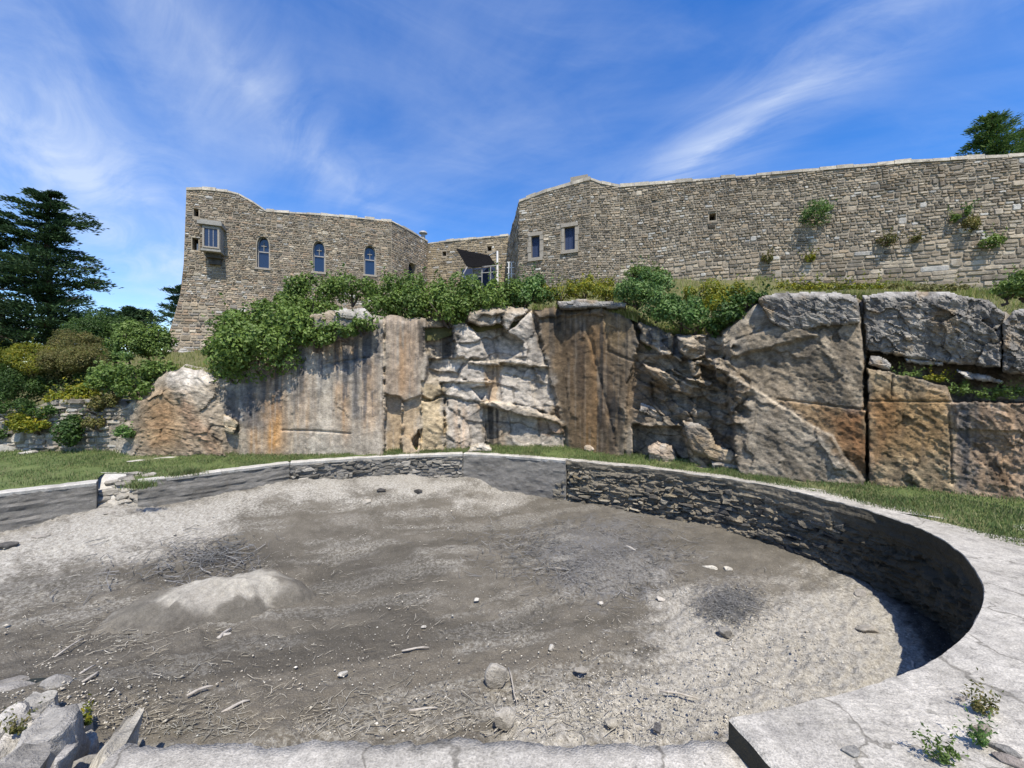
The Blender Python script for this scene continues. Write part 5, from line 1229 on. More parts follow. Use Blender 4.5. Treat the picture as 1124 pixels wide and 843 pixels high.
o = mesh_obj('rock_outcrop', V, Fc, M['boulder'], None, True, {'col': colr}); tag(o, 'low pale rounded rock hump rising from the mud on the left', 'rock')
# tilted slabs, lower left
LLG = 'tilted rock slabs in the lower left corner'
def slab(name, c, size, rot, seed, col, label, tilt=(0, 0)):
    bm = bmesh.new(); bmesh.ops.create_cube(bm, size=2); bmesh.ops.subdivide_edges(bm, edges=bm.edges[:], cuts=13, use_grid_fill=True); rr_ = random.Random(seed)
    pl = [(Vector((rr_.uniform(-1, 1), rr_.uniform(-1, 1), rr_.uniform(-.2, .6))).normalized(), rr_.uniform(.78, 1.05)) for _ in range(9)]
    for v in bm.verts:
        for n_, d_ in pl:
            e = v.co.dot(n_) - d_
            if e > 0: v.co -= n_ * e
        w = Vector((v.co.x * size[0], v.co.y * size[1], v.co.z * size[2])) * 6 + Vector((seed, 0, 0))
        k_ = mnoise.noise(w * .9) * .14 + mnoise.noise(w * 2.6) * .06 + (abs(mnoise.noise(Vector((w.x * 2.2 + w.z * 2, w.y * .9, w.z)))) - .2) * .10 + mnoise.noise(w * 5) * .035
        v.co *= 1 + k_
    bmesh.ops.transform(bm, matrix=Matrix.Translation(c) @ Matrix.Rotation(rot, 4, 'Z') @ Matrix.Rotation(tilt[0], 4, 'X') @ Matrix.Rotation(tilt[1], 4, 'Y') @ Matrix.Diagonal((*size, 1)), verts=bm.verts)
    me = bpy.data.meshes.new(name); bm.to_mesh(me); bm.free(); co = np.empty(len(me.vertices) * 3, np.float32); me.vertices.foreach_get('co', co); co = co.reshape(-1, 3)
    cl_ = np.array(col)[None] * (1 + .28 * fbm(co[:, 0] * 5, co[:, 1] * 5, co[:, 2] * 12, seed, 4))[:, None]; a = me.attributes.new('col', 'FLOAT_COLOR', 'POINT'); a.data.foreach_set('color', np.concatenate([cl_, np.ones((len(co), 1))], 1).astype(np.float32).ravel())
    me.materials.append(M['boulder']); o_ = bpy.data.objects.new(name, me); COL.objects.link(o_); tag(o_, label, 'rock', LLG); return o_
for px, py, zt_, w_, l_, h_, rot, sd_, col, lab, tl in [
    (52, 800, -.20, .115, .30, .30, .55, 41, (.40, .385, .35), 'largest pale tilted slab in the lower left corner', (-.12, .10)),
    (6, 782, -.26, .14, .24, .26, .6, 42, (.42, .40, .36), 'pale jagged slab cut by the left edge of the photo', (-.1, .15)),
    (0, 835, -.10, .09, .24, .30, .5, 43, (.26, .25, .23), 'dark sided slab in the very bottom left corner', (-.1, .25)),
    (112, 815, -.28, .085, .24, .26, .5, 44, (.40, .38, .33), 'pale slab with a dark broken right side beside the sill', (-.1, .12)),
    (22, 752, -.56, .22, .08, .08, .35, 47, (.34, .325, .30), 'flat flaky slab above the small puddle', (0, .1)),
    (44, 842, -.16, .05, .13, .24, .5, 48, (.33, .315, .29), 'sharp wedge of rock between the pale slabs', (-.2, .2)),
    (22, 826, -.36, .09, .16, .16, .6, 51, (.36, .30, .24), 'reddish flaky slab between the two leftmost slabs', (-.1, .3)),
    (84, 778, -.44, .06, .08, .12, .3, 49, (.36, .345, .31), 'small block behind the green weed tuft', (0, .1)),
    (82, 832, -.52, .10, .20, .15, .55, 52, (.42, .40, .35), 'low pale rock lying between the largest slab and the sill', (-.05, .05)),
    (34, 770, -.42, .13, .13, .12, .5, 56, (.40, .385, .345), 'low flat pale slab just below the puddle', (-.05, .1)),
    (14, 806, -.28, .09, .17, .20, .65, 57, (.44, .42, .38), 'pale ridge of rock behind the flat dull weed', (-.1, .2)),
    (128, 806, -.40, .05, .16, .20, .5, 58, (.20, .19, .17), 'dark broken splinter of rock at the corner of the sill', (-.1, .1)),
    (5, 748, -.58, .20, .06, .07, .4, 50, (.20, .19, .175), 'dark flat slab at the left edge above the puddle', (0, 0))]:
    p_ = G(px, py, zt_); slab('rock_slab', p_ - Vector((0, 0, h_)), (w_, l_, h_), rot, sd_, col, lab, tl)
for px, py, z, sz, sd_, lab in [(93, 838, -.40, (.075, .06, .045), 45, 'smooth grey stone lying on the slab beside the sill'), (62, 750, -.60, (.10, .08, .06), 46, 'rounded grey stone next to the small puddle')]:
    boulder('rounded_stone', G(px, py, z), sz, .3, sd_, (.29, .28, .26), 5, label=lab, cat='stone', group=LLG)
bk = boulder('rock_bank', G(40, 850, -.62) + Vector((-.3, -.1, -.25)), (1.15, .62, .26), .2, 55, (.34, .32, .28), 4, sub=5, label='broken rocky bank under the tilted slabs in the lower left corner', rough=.15)
pu = G(45, 765, -.67)
V = [(pu.x + .22 * math.cos(a) * (1 + .25 * math.sin(3 * a)), pu.y + .13 * math.sin(a) * (1 + .2 * math.cos(2 * a)), -.60) for a in np.linspace(0, 2 * math.pi, 25)[:-1]]
o = mesh_obj('puddle', V, [list(range(24))], M['water']); tag(o, kind='structure')
# stones at the foot of the ruined wall on the left and by the coping on the right
for k_, (px, py, sz, col, lab) in enumerate([(8, 497, (.28, .2, .16), (.33, .32, .29), 'grey loose rock on the lawn at the far left edge'), (30, 499, (.20, .14, .08), (.40, .385, .35), 'flat pale rock on the lawn near the left edge'), (17, 487, (.32, .2, .12), (.30, .285, .26), 'larger rock behind the lawn at the far left'),
    (150, 506, (.22, .09, .02), (.46, .44, .39), 'left pale flat stone set in the lawn grass'), (182, 503, (.24, .09, .02), (.46, .44, .39), 'right pale flat stone set in the lawn grass')]):
    p_ = G(px, py, .03); boulder('lawn_rock', p_ + Vector((0, 0, sz[2] * .45)), sz, .2 * k_, 60 + k_, col, 8, label=lab, group='rocks on the lawn')
for k_, (px, py, sz, rot, col, lab) in enumerate([(1078, 803, (.055, .035, .03), .2, (.26, .225, .19), 'brown stone between two weed tufts on the concrete'), (1102, 825, (.06, .028, .02), -.5, (.20, .195, .185), 'dark flat stone at the right edge of the concrete'),
    (934, 826, (.05, .03, .014), .3, (.22, .215, .20), 'flat dark stone chip on the bottom of the concrete'), (1055, 768, (.06, .018, .012), .2, (.22, .20, .18), 'thin dark bark piece beside the upper weed tuft'), (1110, 838, (.06, .03, .02), -.6, (.25, .22, .2), 'brown stone in the bottom right corner')]):
    p_ = G(px, py, 0); boulder('stone_chip', p_ + Vector((0, 0, sz[2] * .5)), sz, rot, 80 + k_, col, 9, label=lab, cat='stone', group='stones on the concrete terrace')

# ------------------------------------------------------------------ twigs, weed, pebbles on the bed
def twigs(name, px, py, length, rad, mat, flat=.25, lift=.0, dirn=None, spread=3.14):
    n_ = len(px); x, y, z = Gf(px, py); a = rng.uniform(-np.pi, np.pi, n_) if dirn is None else dirn + rng.normal(0, spread, n_)
    e = rng.uniform(-.02, flat, n_); L = length; z = z + .02 + rng.uniform(0, 1, n_) * lift
    t = np.stack([np.cos(a) * np.cos(e), np.sin(a) * np.cos(e), np.sin(e)], -1); s = np.stack([-np.sin(a), np.cos(a), 0 * a], -1); u = np.cross(t, s)
    mid = np.stack([x, y, z], -1) + s * (L * rng.normal(0, .08, n_))[:, None]; p0 = np.stack([x, y, z], -1) - t * (L / 2)[:, None]; p1 = np.stack([x, y, z], -1) + t * (L / 2)[:, None]
    V = np.empty((n_, 9, 3)); r = rad[:, None]
    for j, (c_, k_) in enumerate(((p0, 1), (mid, .9), (p1, .5))):
        for q, w in enumerate((0, 2.09, 4.19)): V[:, j * 3 + q] = c_ + (s * math.cos(w) + u * math.sin(w)) * r * k_
    i = np.arange(n_)[:, None] * 9; f = []
    for j in (0, 3):
        for q in range(3): f.append(i + [j + q, j + (q + 1) % 3, j + 3 + (q + 1) % 3, j + 3 + q])
    return mesh_obj(name, V.reshape(-1, 3), np.concatenate(f), mat)
def cluster(n_, cx, cy, sx, sy): return np.stack([rng.normal(cx, sx, n_), rng.normal(cy, sy, n_)], -1)
def clip_bed(a): return a[(a[:, 1] > 548) & (a[:, 1] < 812) & (a[:, 0] > -40)]
q = clip_bed(np.concatenate([cluster(3000, 668, 613, 40, 18), cluster(700, 610, 600, 50, 14)]))
o = twigs('dead_weed', q[:, 0], q[:, 1], rng.uniform(.06, .22, len(q)), rng.uniform(.002, .0048, len(q)), M['weed'], .25, .04); tag(o, 'matted grey dead weed spread over the middle of the mud', 'weed', kind='stuff')
q = clip_bed(cluster(1300, 802, 667, 18, 10)); o = twigs('weed_heap', q[:, 0], q[:, 1], rng.uniform(.05, .16, len(q)), rng.uniform(.0016, .004, len(q)), M['weed'], .5, .07); tag(o, 'small heap of dark grey dead weed on the right', 'weed', kind='stuff')
q = clip_bed(np.concatenate([cluster(260, 232, 612, 26, 10), cluster(120, 190, 625, 50, 14)])); o = twigs('twig_pile', q[:, 0], q[:, 1], rng.uniform(.10, .38, len(q)), rng.uniform(.003, .007, len(q)), M['weed'], .35, .08); tag(o, 'loose pile of grey twigs behind the rock hump', 'twigs', kind='stuff')
q = clip_bed(np.concatenate([cluster(420, 240, 792, 80, 16), cluster(320, 150, 700, 60, 24), cluster(160, 420, 788, 70, 14), cluster(420, 610, 785, 80, 20), cluster(140, 330, 640, 90, 30), cluster(120, 330, 690, 150, 60), cluster(240, 560, 640, 220, 60), cluster(90, 292, 655, 10, 22)]))
o = twigs('twig_litter', q[:, 0], q[:, 1], rng.uniform(.03, .11, len(q)) * np.where(rng.random(len(q)) < .06, 2.0, 1), rng.uniform(.0015, .004, len(q)), M['twig'], .12, .01, .35, .8); tag(o, 'scattered small dry twigs and stems over the mud', 'twigs', kind='stuff')
# larger sticks, one by one
for k_, (x0, y0, x1, y1, r_, lab) in enumerate([(686, 601, 709, 614, .022, 'thick pale stick lying on the grey weed mat'), (600, 625, 625, 627, .010, 'thin grey stick left of the weed mat'), (128, 678, 137, 690, .012, 'short pale stick left of the rock hump'), (205, 767, 234, 756, .012, 'pale stick in the litter at the lower left'),
    (243, 786, 274, 772, .012, 'long pale stick near the bottom left of the bed'), (449, 783, 480, 780, .010, 'thin stick lying above the sill'), (724, 761, 767, 770, .010, 'thin stick across the gravel on the right'), (87, 743, 105, 733, .010, 'upper one of two parallel sticks on the left'), (90, 752, 108, 741, .010, 'lower one of two parallel sticks on the left'),
    (441, 717, 471, 713, .010, 'bent twig arched over the brown hollow'), (240, 704, 254, 693, .016, 'short thick stick below the rock hump'), (558, 735, 568, 775, .007, 'thin stem right of the upright stone'), (1000, 728, 1005, 738, .012, 'bleached stick end against the terrace edge'), (215, 684, 224, 678, .014, 'stub of wood at the foot of the hump'),
    (60, 724, 92, 703, .009, 'thin pale branch on the mud at the far left'), (270, 678, 292, 664, .012, 'pale weathered stick right of the hump')]):
    a, b_ = GfV(x0, y0), GfV(x1, y1); a.z += r_ + .012; b_.z += r_ + .012; md = (a + b_) / 2 + Vector((R.uniform(-.02, .02), R.uniform(-.02, .02), .008)); L = (b_ - a)
    MBx = MB().tube([a, a.lerp(md, .5) + Vector((.006, -.006, .004)), md, md.lerp(b_, .55) + Vector((-.008, .006, 0)), b_], [r_ * .8, r_, r_ * .85, r_ * .8, r_ * .45], 8)
    o = MBx.build('stick', M['wood'], None, True); tag(o, lab, 'stick', 'larger sticks on the pool bed')
# pebbles and shell chips
n = 3600
q = np.stack([rng.uniform(-30, 1060, n), 548 + (812 - 548) * rng.random(n) ** .8], -1)
q = np.concatenate([q, cluster(1700, 880, 700, 90, 34), cluster(900, 680, 775, 90, 22), cluster(900, 180, 575, 120, 18), cluster(500, 90, 770, 60, 30), cluster(500, 560, 555, 60, 10)])
k = (q[:, 1] > 530) & (q[:, 1] < 814) & (q[:, 0] < 1060); q = q[k]
x, y, z = Gf(q[:, 0], q[:, 1]); n = len(x)
keep = np.array([np.hypot(*(we.p - (a, b_)).T).min() > .05 for a, b_ in zip(x, y)]); x, y, z, n = x[keep], y[keep], z[keep], keep.sum()
octa = np.array([(1, 0, 0), (.3, .95, .1), (-.9, .4, 0), (-.6, -.75, .05), (.5, -.85, 0), (.1, .1, .8), (0, 0, -.5)]); of = np.array([(0, 1, 5), (1, 2, 5), (2, 3, 5), (3, 4, 5), (4, 0, 5), (1, 0, 6), (2, 1, 6), (3, 2, 6), (4, 3, 6), (0, 4, 6)])
sz = rng.uniform(.003, .0085, n) * np.where(rng.random(n) < .05, 2.2, 1); a = rng.uniform(0, 6.28, n); st_ = rng.uniform(.6, 1.6, n)
V = octa[None] * sz[:, None, None] * rng.uniform(.75, 1.25, (n, 7, 1)); V[..., 0] *= st_[:, None]; V[..., 2] *= .7
vx_ = V[..., 0] * np.cos(a)[:, None] - V[..., 1] * np.sin(a)[:, None]; vy_ = V[..., 0] * np.sin(a)[:, None] + V[..., 1] * np.cos(a)[:, None]
V = np.stack([vx_ + x[:, None], vy_ + y[:, None], V[..., 2] + (z + .012)[:, None]], -1)
o = mesh_obj('pebbles', V.reshape(-1, 3), (np.arange(n)[:, None, None] * 7 + of[None]).reshape(-1, 3), M['pebble']); tag(o, 'fine pale pebbles and shell chips strewn over the pool bed', 'pebbles', kind='stuff')

# ------------------------------------------------------------------ vegetation
def leaf_mesh(name, p_, nrm, size, mat, parent, aspect=.6, fold=.25):
    n_ = len(p_); up = rng.normal(0, 1, (n_, 3)); t = np.cross(nrm, up); t /= np.linalg.norm(t, axis=1)[:, None] + 1e-9; s = np.cross(nrm, t)
    L = size[:, None]; V = np.empty((n_, 4, 3)); V[:, 0] = p_ - t * L * .5; V[:, 1] = p_ + s * L * aspect * .5 + nrm * L * fold * .5; V[:, 2] = p_ + t * L * .5 - nrm * L * .12; V[:, 3] = p_ - s * L * aspect * .5 + nrm * L * fold * .5
    i = np.arange(n_)[:, None] * 4; return mesh_obj(name, V.reshape(-1, 3), np.concatenate([i + [0, 1, 2], i + [0, 2, 3]]), mat, parent)
def bush(name, blobs, label, cat='bush', leaf='leaf', size=.07, dens=1.0, group=None, base=None, sub=9, subr=(.28, .5), aspect=.62, flat=.0, shell=(.55, 1.05), stems=True, shoots=.12):
    """blobs: (px, py, depth, radius px across, radius px up); foliage from clumps on the blobs"""
    root = empty(name); tag(root, label, cat, group); P_, N_ = [], []
    low = None
    for px, py, d, rx, ry in blobs:
        c_ = np.array(P(px, py, d)); R3 = np.array((rx / F * d, min(rx, ry * 1.2) / F * d * .8, ry / F * d))
        cl = [(c_, R3 * .86)]
        for k_ in range(sub):
            v = rng.normal(0, 1, 3); v[2] = abs(v[2]) * .8 - .25; v[1] = v[1] - .4; v /= np.linalg.norm(v); f = rng.uniform(*subr)
            cl.append((c_ + v * R3 * (1.02 - f * .45), np.full(3, min(R3[0], R3[2]) * f * 1.15) * rng.uniform(.8, 1.25, 3)))
        for q, r3 in cl:
            area = 4 * np.pi * ((r3[0] * r3[1]) ** 1.6 / 3 + (r3[0] * r3[2]) ** 1.6 / 3 + (r3[1] * r3[2]) ** 1.6 / 3) ** (1 / 1.6)
            m_ = int(area / (size * size * aspect) * 1.15 * dens) + 8
            v = rng.normal(0, 1, (m_, 3)); v /= np.linalg.norm(v, axis=1)[:, None]; rad = rng.uniform(*shell, m_) ** .7
            lump = 1 + .20 * fbm(v[:, 0] * 2.5 + q[0], v[:, 1] * 2.5 + q[1], v[:, 2] * 2.5, 7, 2)
            pos_ = q + v * r3 * (rad * lump)[:, None]; nn = v * .8 + rng.normal(0, .45, (m_, 3)) + np.array((0, -.1, .35)); nn /= np.linalg.norm(nn, axis=1)[:, None]
            P_.append(pos_); N_.append(nn)
        m_ = int(shoots * 60)
        for k_ in range(m_):
            v = rng.normal(0, 1, 3); v[2] = abs(v[2]) + .3; v /= np.linalg.norm(v); st_ = c_ + v * R3 * .95; ln = rng.uniform(.5, 1.6) * size * 3
            t_ = np.linspace(0, 1, 7)[:, None]; P_.append(st_ + (v * .7 + np.array((0, 0, .5))) * ln * t_ + rng.normal(0, size * .25, (7, 3))); nn = rng.normal(0, 1, (7, 3)); N_.append(nn / np.linalg.norm(nn, axis=1)[:, None])
        if stems:
            b0 = Vector(c_) - Vector((0, -.1, R3[2] * .95)) if base is None else Vector(base)
            mb = MB()
            for k_ in range(4):
                e = Vector(c_ + rng.normal(0, .4, 3) * R3 + np.array((0, 0, R3[2] * .2))); md = b0.lerp(e, .5) + Vector(rng.normal(0, .06, 3)); mb.tube([b0 + Vector(rng.normal(0, .05, 3)), md, e], [.03, .02, .008], 5)
            mb.build('stem', M['bark'], root)
    P_ = np.concatenate(P_); N_ = np.concatenate(N_)
    leaf_mesh('foliage', P_, N_, size * rng.uniform(.65, 1.3, len(P_)), M[leaf], root, aspect)
    return root
GB = 'bushes along the top of the rock face'
bush('fig_bush', [(285, 388, 9.35, 42, 36), (256, 398, 9.3, 27, 26), (322, 366, 9.45, 32, 26), (268, 365, 9.7, 30, 24), (300, 352, 10.0, 26, 20), (240, 385, 9.5, 12, 24), (345, 372, 9.15, 22, 12), (372, 364, 9.1, 22, 9), (398, 358, 9.2, 16, 9)], 'large bright green bush spilling over the sawn rock face below the castle', leaf='leaf', size=.095, dens=.9, group=GB)
bush('shrub', [(350, 322, 11.0, 34, 20), (385, 318, 11.0, 28, 17), (325, 338, 10.6, 24, 17), (345, 340, 10.4, 24, 12)], 'green bush directly below the middle pointed window', leaf='leaf', size=.09, dens=.9, group=GB)
bush('shrub', [(430, 326, 10.9, 28, 20), (465, 330, 10.6, 30, 24), (450, 338, 10.3, 30, 18), (418, 338, 10.2, 18, 14)], 'dense green bush right of the third pointed window', leaf='leaf', size=.09, dens=.9, group=GB)
bush('shrub', [(502, 330, 10.6, 32, 24), (545, 327, 10.8, 30, 20), (495, 342, 10.1, 28, 16), (530, 334, 10.3, 26, 14), (565, 328, 10.7, 16, 14)], 'dense green bush in front of the black shade sail', leaf='leaf', size=.09, dens=.9, group=GB)
bush('shrub', [(582, 316, 11.2, 17, 14), (592, 324, 10.9, 20, 12), (574, 328, 10.6, 12, 10)], 'round green bush below the left blue shutter', leaf='leaf2', size=.085, group=GB)
bush('shrub', [(612, 322, 10.8, 22, 10), (640, 320, 10.6, 24, 10), (668, 322, 10.2, 20, 9), (650, 311, 11.6, 34, 7)], 'low yellow green growth between the round bush and the daisy bush', leaf='leafyl', size=.06, dens=.8, group=GB)
bush('flowering_shrub', [(700, 322, 9.2, 24, 18), (716, 310, 9.6, 20, 14), (722, 336, 8.9, 26, 17), (748, 346, 8.5, 28, 17), (765, 352, 8.2, 22, 12)], 'pale green leafy shrub hanging over the middle of the rock face', leaf='leaf2', size=.07, group=GB)
bush('shrub', [(702, 302, 11, 18, 9), (715, 300, 10.8, 12, 7)], 'rounded tuft rising behind the pale green hanging shrub', leaf='leaf', size=.06, group=GB)
bush('shrub', [(775, 325, 9.2, 26, 14), (800, 322, 9.0, 26, 12), (790, 338, 8.4, 20, 12)], 'yellow flowered clump right of the pale hanging shrub', leaf='leafyl', size=.05, group=GB)
bush('ivy', [(800, 347, 7.85, 17, 13), (818, 334, 7.75, 16, 9), (785, 358, 8.0, 10, 9), (832, 326, 7.7, 10, 5)], 'dark green ivy tucked against the big right hand rock', leaf='leafdk', size=.07, group=GB)
bush('shrub', [(1112, 318, 6.6, 16, 13), (1135, 312, 6.5, 24, 16)], 'green bush at the right edge below the rampart', leaf='leaf', size=.05, group=GB)
bush('shrub', [(866, 316, 8.0, 30, 4), (905, 315, 7.9, 26, 5), (950, 315, 7.4, 22, 3)], 'bright green strip of low plants on top of the grey cap rock', leaf='leafyl', size=.05, dens=.8, group=GB, stems=False)
bush('shrub', [(880, 314, 9.0, 28, 5), (920, 314, 8.5, 30, 5), (970, 314, 8, 26, 4), (1030, 316, 7.6, 40, 5)], 'low olive growth along the foot of the rampart', leaf='leafol', size=.05, dens=.8, group=GB, stems=False)
for px, py, d, rx, ry in [(995, 411, 6.42, 17, 3.5), (1030, 415, 6.3, 16, 4.5), (1055, 428, 6.15, 9, 8), (1085, 432, 6.0, 16, 7), (1112, 432, 5.85, 12, 7)]:
    bush('ledge_weed', [(px, py, d, rx, ry)], {995: 'leftmost weed trailing in the gap under the big grey block', 1030: 'second weed from the left under the big grey block', 1055: 'upright weed in the middle of the rock gap', 1085: 'wide weed in the rock gap near the right edge', 1112: 'rightmost weed in the rock gap at the photo edge'}[px], 'weed', 'leaf' if px != 1030 else 'leafyl', .035, .7, 'weeds in the rock gap', sub=5, stems=False)
# plants rooted in the rampart
def on_b3(px, py, w=.12):
    u, v = b3.uv(px, py); return b3.at(u, v, w)
for px, py, rx, ry, lf, lab in [(897, 236, 18, 14, 'leaf2', 'round green bush growing out of the rampart high up'), (889, 284, 6, 4, 'leafyl', 'small yellow green tuft low on the rampart below the round bush'), (974, 264, 8, 7, 'leafol', 'olive tuft on the rampart right of the round bush'), (1004, 262, 6, 4, 'leafol', 'small tuft on the rampart between the olive tufts'),
    (1089, 266, 11, 8, 'leaf', 'green tuft on the rampart near the right edge'), (1066, 247, 9, 8, 'leafol', 'thin olive plant on the rampart above the green tuft'), (1048, 240, 5, 4, 'leaf', 'tiny green plant left of the thin olive plant'), (843, 284, 5, 5, 'leafol', 'small tuft on the rampart left of the yellow green tuft'), (1062, 232, 3, 6, 'leaf2', 'tiny trailing plant highest at the right of the rampart')]:
    p_ = on_b3(px, py); bush('wall_plant', [(px, py, p_[1], rx, ry)], lab, 'plant', lf, .075, .8, 'plants growing from the rampart', sub=6, stems=True, base=on_b3(px, py + ry * .7, -.05))
# lower left planting
GL = 'shrubs on the left bank'
bush('shrub', [(148, 414, 9.5, 32, 16), (125, 420, 9.6, 20, 15), (178, 408, 9.6, 18, 10), (150, 428, 9.35, 18, 12), (120, 412, 9.9, 18, 12)], 'bright green trailing bush left of the rounded rock', leaf='leaf', size=.085, group=GL)
bush('shrub', [(78, 392, 10.6, 28, 20), (62, 405, 10.4, 20, 20), (98, 400, 10.4, 22, 18), (85, 378, 11.2, 24, 14)], 'brownish olive shrub in the middle of the left bank', leaf='leafol', size=.05, group=GL, aspect=.35, dens=.9)
bush('shrub', [(155, 370, 13, 24, 16), (140, 380, 12.6, 22, 14), (172, 374, 13, 14, 12), (176, 385, 12.8, 12, 8), (160, 386, 12.8, 14, 8)], 'dark green rounded shrub just left of the castle wall', leaf='leaf', size=.08, group=GL)
bush('shrub', [(120, 362, 13.5, 26, 18), (100, 366, 13, 22, 18), (108, 385, 12.4, 20, 12)], 'dull green shrub under the cypress', leaf='leafdk', size=.07, group=GL, aspect=.4)
bush('shrub', [(122, 392, 11.6, 14, 7), (136, 392, 11.6, 12, 6)], 'low greyish shrub in the middle of the left bank', leaf='leaf2', size=.06, group=GL)
bush('pine_shrub', [(15, 396, 10.2, 26, 14), (38, 386, 10.6, 26, 10), (-25, 392, 10, 34, 18), (30, 404, 10, 22, 7)], 'flat topped yellow green shrub at the left edge', leaf='leafyl', size=.06, group=GL, aspect=.3, dens=.7)
bush('shrub', [(78, 438, 9.75, 24, 11), (95, 430, 9.8, 18, 9)], 'green shrub hanging over the ruined wall', leaf='leafyl', size=.07, group=GL)
bush('shrub', [(33, 467, 9.35, 18, 10), (20, 462, 9.4, 10, 8)], 'small bright green shrub at the foot of the left bank', leaf='leafyl', size=.06, group=GL)
bush('shrub', [(75, 478, 9.3, 14, 14), (82, 466, 9.4, 10, 9)], 'dark green shrub against the foot of the ruined wall', leaf='leafdk', size=.06, group=GL)
bush('shrub', [(137, 475, 9.1, 9, 7)], 'small greyish tuft at the right foot of the ruined wall', leaf='leaf2', size=.05, group=GL)
bush('shrub', [(104, 465, 9.35, 12, 7)], 'small greyish tuft on the ruined wall rubble', leaf='leafol', size=.05, group=GL)
bush('shrub', [(20, 425, 10.2, 34, 22), (-30, 425, 10.2, 40, 26), (60, 425, 10.4, 26, 18), (100, 412, 10.6, 18, 14)], 'dark tangled undergrowth below the cypress at the left edge', leaf='leafdk', size=.055, group=GL, aspect=.35, dens=.8)
bush('shrub', [(15, 448, 9.5, 26, 9), (45, 452, 9.45, 18, 8), (-20, 450, 9.5, 24, 12)], 'dark bramble hanging over the left end of the ruined wall', leaf='leafdk', size=.055, group=GL, aspect=.4)
bush('shrub', [(118, 440, 9.5, 14, 8), (106, 446, 9.45, 9, 7)], 'olive bramble on top of the right part of the ruined wall', leaf='leafol', size=.055, group=GL, aspect=.4)
bush('shrub', [(5, 475, 9.6, 12, 10)], 'grey green tuft by the rocks at the left edge', leaf='leafdk', size=.05, group=GL)
# weeds on the coping and pool wall
for px, py, z, rx, ry, lf, lab in [(1033, 827, .04, 18, 8, 'leaf', 'largest weed tuft growing on the concrete at the bottom right'), (1080, 776, .04, 10, 9, 'leafol', 'upper small weed tuft on the right concrete'), (1074, 812, .03, 9, 6, 'leaf2', 'small weed tuft below the brown stone'), (93, 792, -.36, 6, 5, 'leafyl', 'yellow green weed tuft between the lower left slabs'), (20, 802, -.25, 7, 3, 'leafol', 'flat dull weed in the crack of the left slab')]:
    d = (H - z) * F / (py - CY); bush('weed_tuft', [(px, py, d, rx, ry)], lab, 'weed', lf, .022 if px > 500 else .026, .55, 'weeds by the concrete and slabs', sub=7, stems=False, aspect=.4, shoots=.25)
for px, py, n_, lab in [(205, 521, 500, 'tuft of long grass hanging over the left pool wall'), (186, 523, 350, 'smaller grass tuft hanging over the left pool wall'), (146, 536, 500, 'grass tuft beside the rubble steps')]:
    p_ = G(px, py, 0); o = blades('grass_tuft', p_.x + rng.normal(0, .10, n_), p_.y + .12 + rng.normal(0, .07, n_), np.full(n_, -.02), rng.uniform(.05, .16, n_), rng.uniform(.006, .012, n_), M['grass'], 1.1); tag(o, lab, 'grass', kind='stuff')

# ---- ruined rubble wall on the left bank
ruin = empty('ruined_wall'); tag(ruin, 'ruined dry rubble wall behind the lawn on the left', 'wall')
rw = Wall((-13.6, 9.55), (-9.05, 9.55)); rprof = [rw.uv(*q) for q in [(-55, 438), (0, 452), (40, 446), (62, 438), (90, 438), (125, 440), (143, 452), (151, 470)]]
ro_ = [(rw.uv(-55, 505)[0], -.05), (rw.uv(151, 505)[0], -.05)] + rprof[::-1]
rhole = rect_poly(rw, 108, 114, 445, 451)
facade(ruin, rw, ro_, [rhole], lambda v: .12, lambda v, u: .26, 71, 300, .6, (.02, .10), pal=[(.30, .28, .25), (.36, .34, .30), (.24, .225, .20), (.40, .375, .33), (.19, .175, .15)], white=.12, wave=.06, jit=.3)
sheet(rw, rhole, -.3, 'opening', 'dark', ruin)
for k_ in range(26):
    px = R.uniform(80, 148); py = R.uniform(482, 499); p_ = G(px, py, .02); s_ = R.uniform(.04, .13)
    boulder('fallen_stone', p_ + Vector((0, .0, s_ * .3 + (499 - py) * .014)), (s_ * 1.3, s_, s_ * .6), R.uniform(0, 3), 500 + k_, (.38, .36, .31), 8, parent=ruin, sub=2)

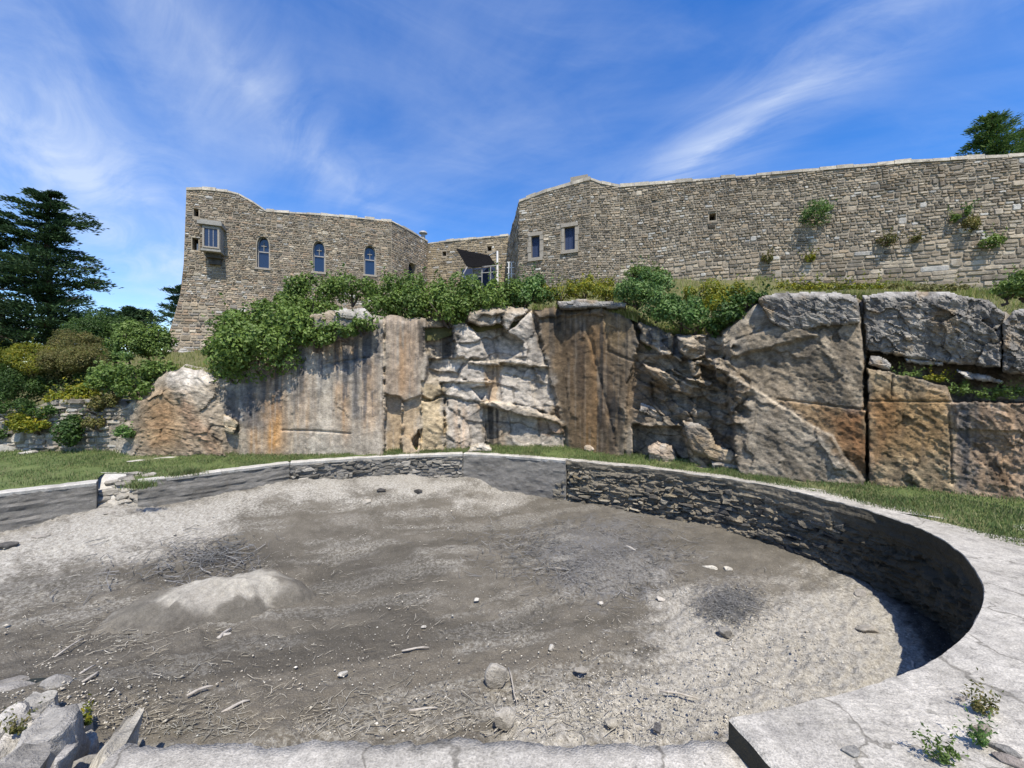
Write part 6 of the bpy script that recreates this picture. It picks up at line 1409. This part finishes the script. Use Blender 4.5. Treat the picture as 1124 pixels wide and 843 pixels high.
# ---- trees
def conifer(name, label, base, height, lean, spread, nbr, leaf, seed, cat='tree', spray=.16, pads=(5, 8), per=85, taper=.75, start=.12, flatness=.16, up=.15, group=None, trunk_r=.14, sprays_aspect=.28):
    rr_ = np.random.default_rng(seed); root = empty(name); tag(root, label, cat, group); base = np.array(base, float)
    tp = [base + np.array((lean[0] * t, lean[1] * t, height * t)) + np.array((.12 * math.sin(t * 7 + seed), .1 * math.cos(t * 5), 0)) * min(1, t * 3) for t in np.linspace(0, 1, 10)]
    MB().tube(tp, [trunk_r * (1 - .9 * t) + .02 for t in np.linspace(0, 1, 10)], 9).build('trunk', M['bark'], root, True)
    PP, NN, TT = [], [], []; mb = MB()
    for k_ in range(nbr):
        t = start + (1 - start) * (k_ + rr_.uniform(0, 1)) / nbr; i = min(int(t * 9), 8); o_ = tp[i] + (tp[i + 1] - tp[i]) * (t * 9 - i)
        a = k_ * 2.4 + rr_.uniform(-.5, .5); L = spread * ((1 - t) ** taper * .95 + .07) * rr_.uniform(.45, 1.25); dr = np.array((math.cos(a), math.sin(a), 0))
        end = o_ + dr * L + np.array((0, 0, L * up * rr_.uniform(.3, 1.6))); md = (o_ + end) / 2 + np.array((0, 0, -.06 * L)); mb.tube([o_, md, end], [.05 * (1 - t) + .02, .03 * (1 - t) + .012, .006], 5)
        for j in range(rr_.integers(*pads)):
            s = rr_.uniform(.12, 1.05); c_ = o_ * (1 - s) ** 2 + 2 * md * s * (1 - s) + end * s * s + rr_.normal(0, .06 * L + .03, 3) * (1, 1, .5); rad = (L * .20 + .12) * rr_.uniform(.7, 1.3)
            m_ = int(per * rr_.uniform(.7, 1.3)); v = rr_.normal(0, .5, (m_, 3)) * (rad, rad, rad * flatness * 2.2); PP.append(c_ + v + np.array((0, 0, 1)) * (-.25 * (v[:, :2] ** 2).sum(1) / (rad + .01))[:, None])
            q = dr[None] * .7 + v / (rad + .01) * .6 + rr_.normal(0, .35, (m_, 3)) + np.array((0, 0, .25)); TT.append(q / np.linalg.norm(q, axis=1)[:, None])
    mb.build('branches', M['bark'], root)
    PP = np.concatenate(PP); TT = np.concatenate(TT); n_ = len(PP); s = np.cross(TT, rr_.normal(0, 1, (n_, 3))); s /= np.linalg.norm(s, axis=1)[:, None]; L = spray * rr_.uniform(.6, 1.4, n_)[:, None]
    V = np.stack([PP - TT * L * .5, PP + s * L * sprays_aspect * .5, PP + TT * L * .5, PP - s * L * sprays_aspect * .5], 1); i = np.arange(n_)[:, None] * 4
    mesh_obj('crown', V.reshape(-1, 3), np.concatenate([i + [0, 1, 2], i + [0, 2, 3]]), M[leaf], root); return root
b_ = P(52, 372, 16); conifer('cypress_tree', 'tall dark cypress with layered branches at the left edge', (b_.x, 16, 2.0), P(58, 212, 16).z - 2.0, (.2, 0), 2.25, 70, 'conifer', 5, spray=.15, per=88, taper=.42, flatness=.11, up=.22, pads=(6, 10))
b_ = P(8, 372, 15.5); conifer('cypress_tree', 'shorter dark cypress cut off by the left edge of the photo', (b_.x, 15.3, 2.0), P(8, 238, 15.3).z - 2.0, (-.1, 0), 2.1, 44, 'conifer', 6, spray=.15, per=62, taper=.55, flatness=.11, up=.2, pads=(6, 10))
b_ = P(128, 375, 24); conifer('cypress_tree', 'low wind-swept dark conifer behind the shrubs left of the castle', (b_.x - .3, 24, 3), P(150, 338, 24).z - 3, (1.3, 0), 3.0, 26, 'conifer', 8, spray=.2, per=70, taper=.35, start=.5, up=.05)
b_ = P(200, 370, 29); conifer('cypress_tree', 'dark conifer mostly hidden behind the castle with one branch tip showing', (b_.x + .1, 29, 3), P(205, 312, 29).z - 3, (-.2, 0), 1.9, 20, 'conifer', 9, spray=.2, per=60, taper=.3, start=.5, up=.05)
b_ = P(1092, 300, 19); conifer('pine_tree', 'green pine crown showing above the right end of the rampart', (b_.x, 19, 4.5), P(1085, 126, 19).z - 4.5, (-.1, 0), 2.5, 52, 'pine', 12, spray=.17, per=62, taper=.55, start=.62, flatness=.3, up=.35, pads=(4, 7), sprays_aspect=.22)
b_ = P(1140, 300, 19.5); conifer('pine_tree', 'second pine crown cut off by the right edge above the rampart', (b_.x, 20, 4.5), P(1130, 140, 20).z - 4.5, (0, 0), 2.2, 40, 'pine', 13, spray=.17, per=62, taper=.5, start=.62, flatness=.3, up=.3, pads=(4, 7), sprays_aspect=.22)
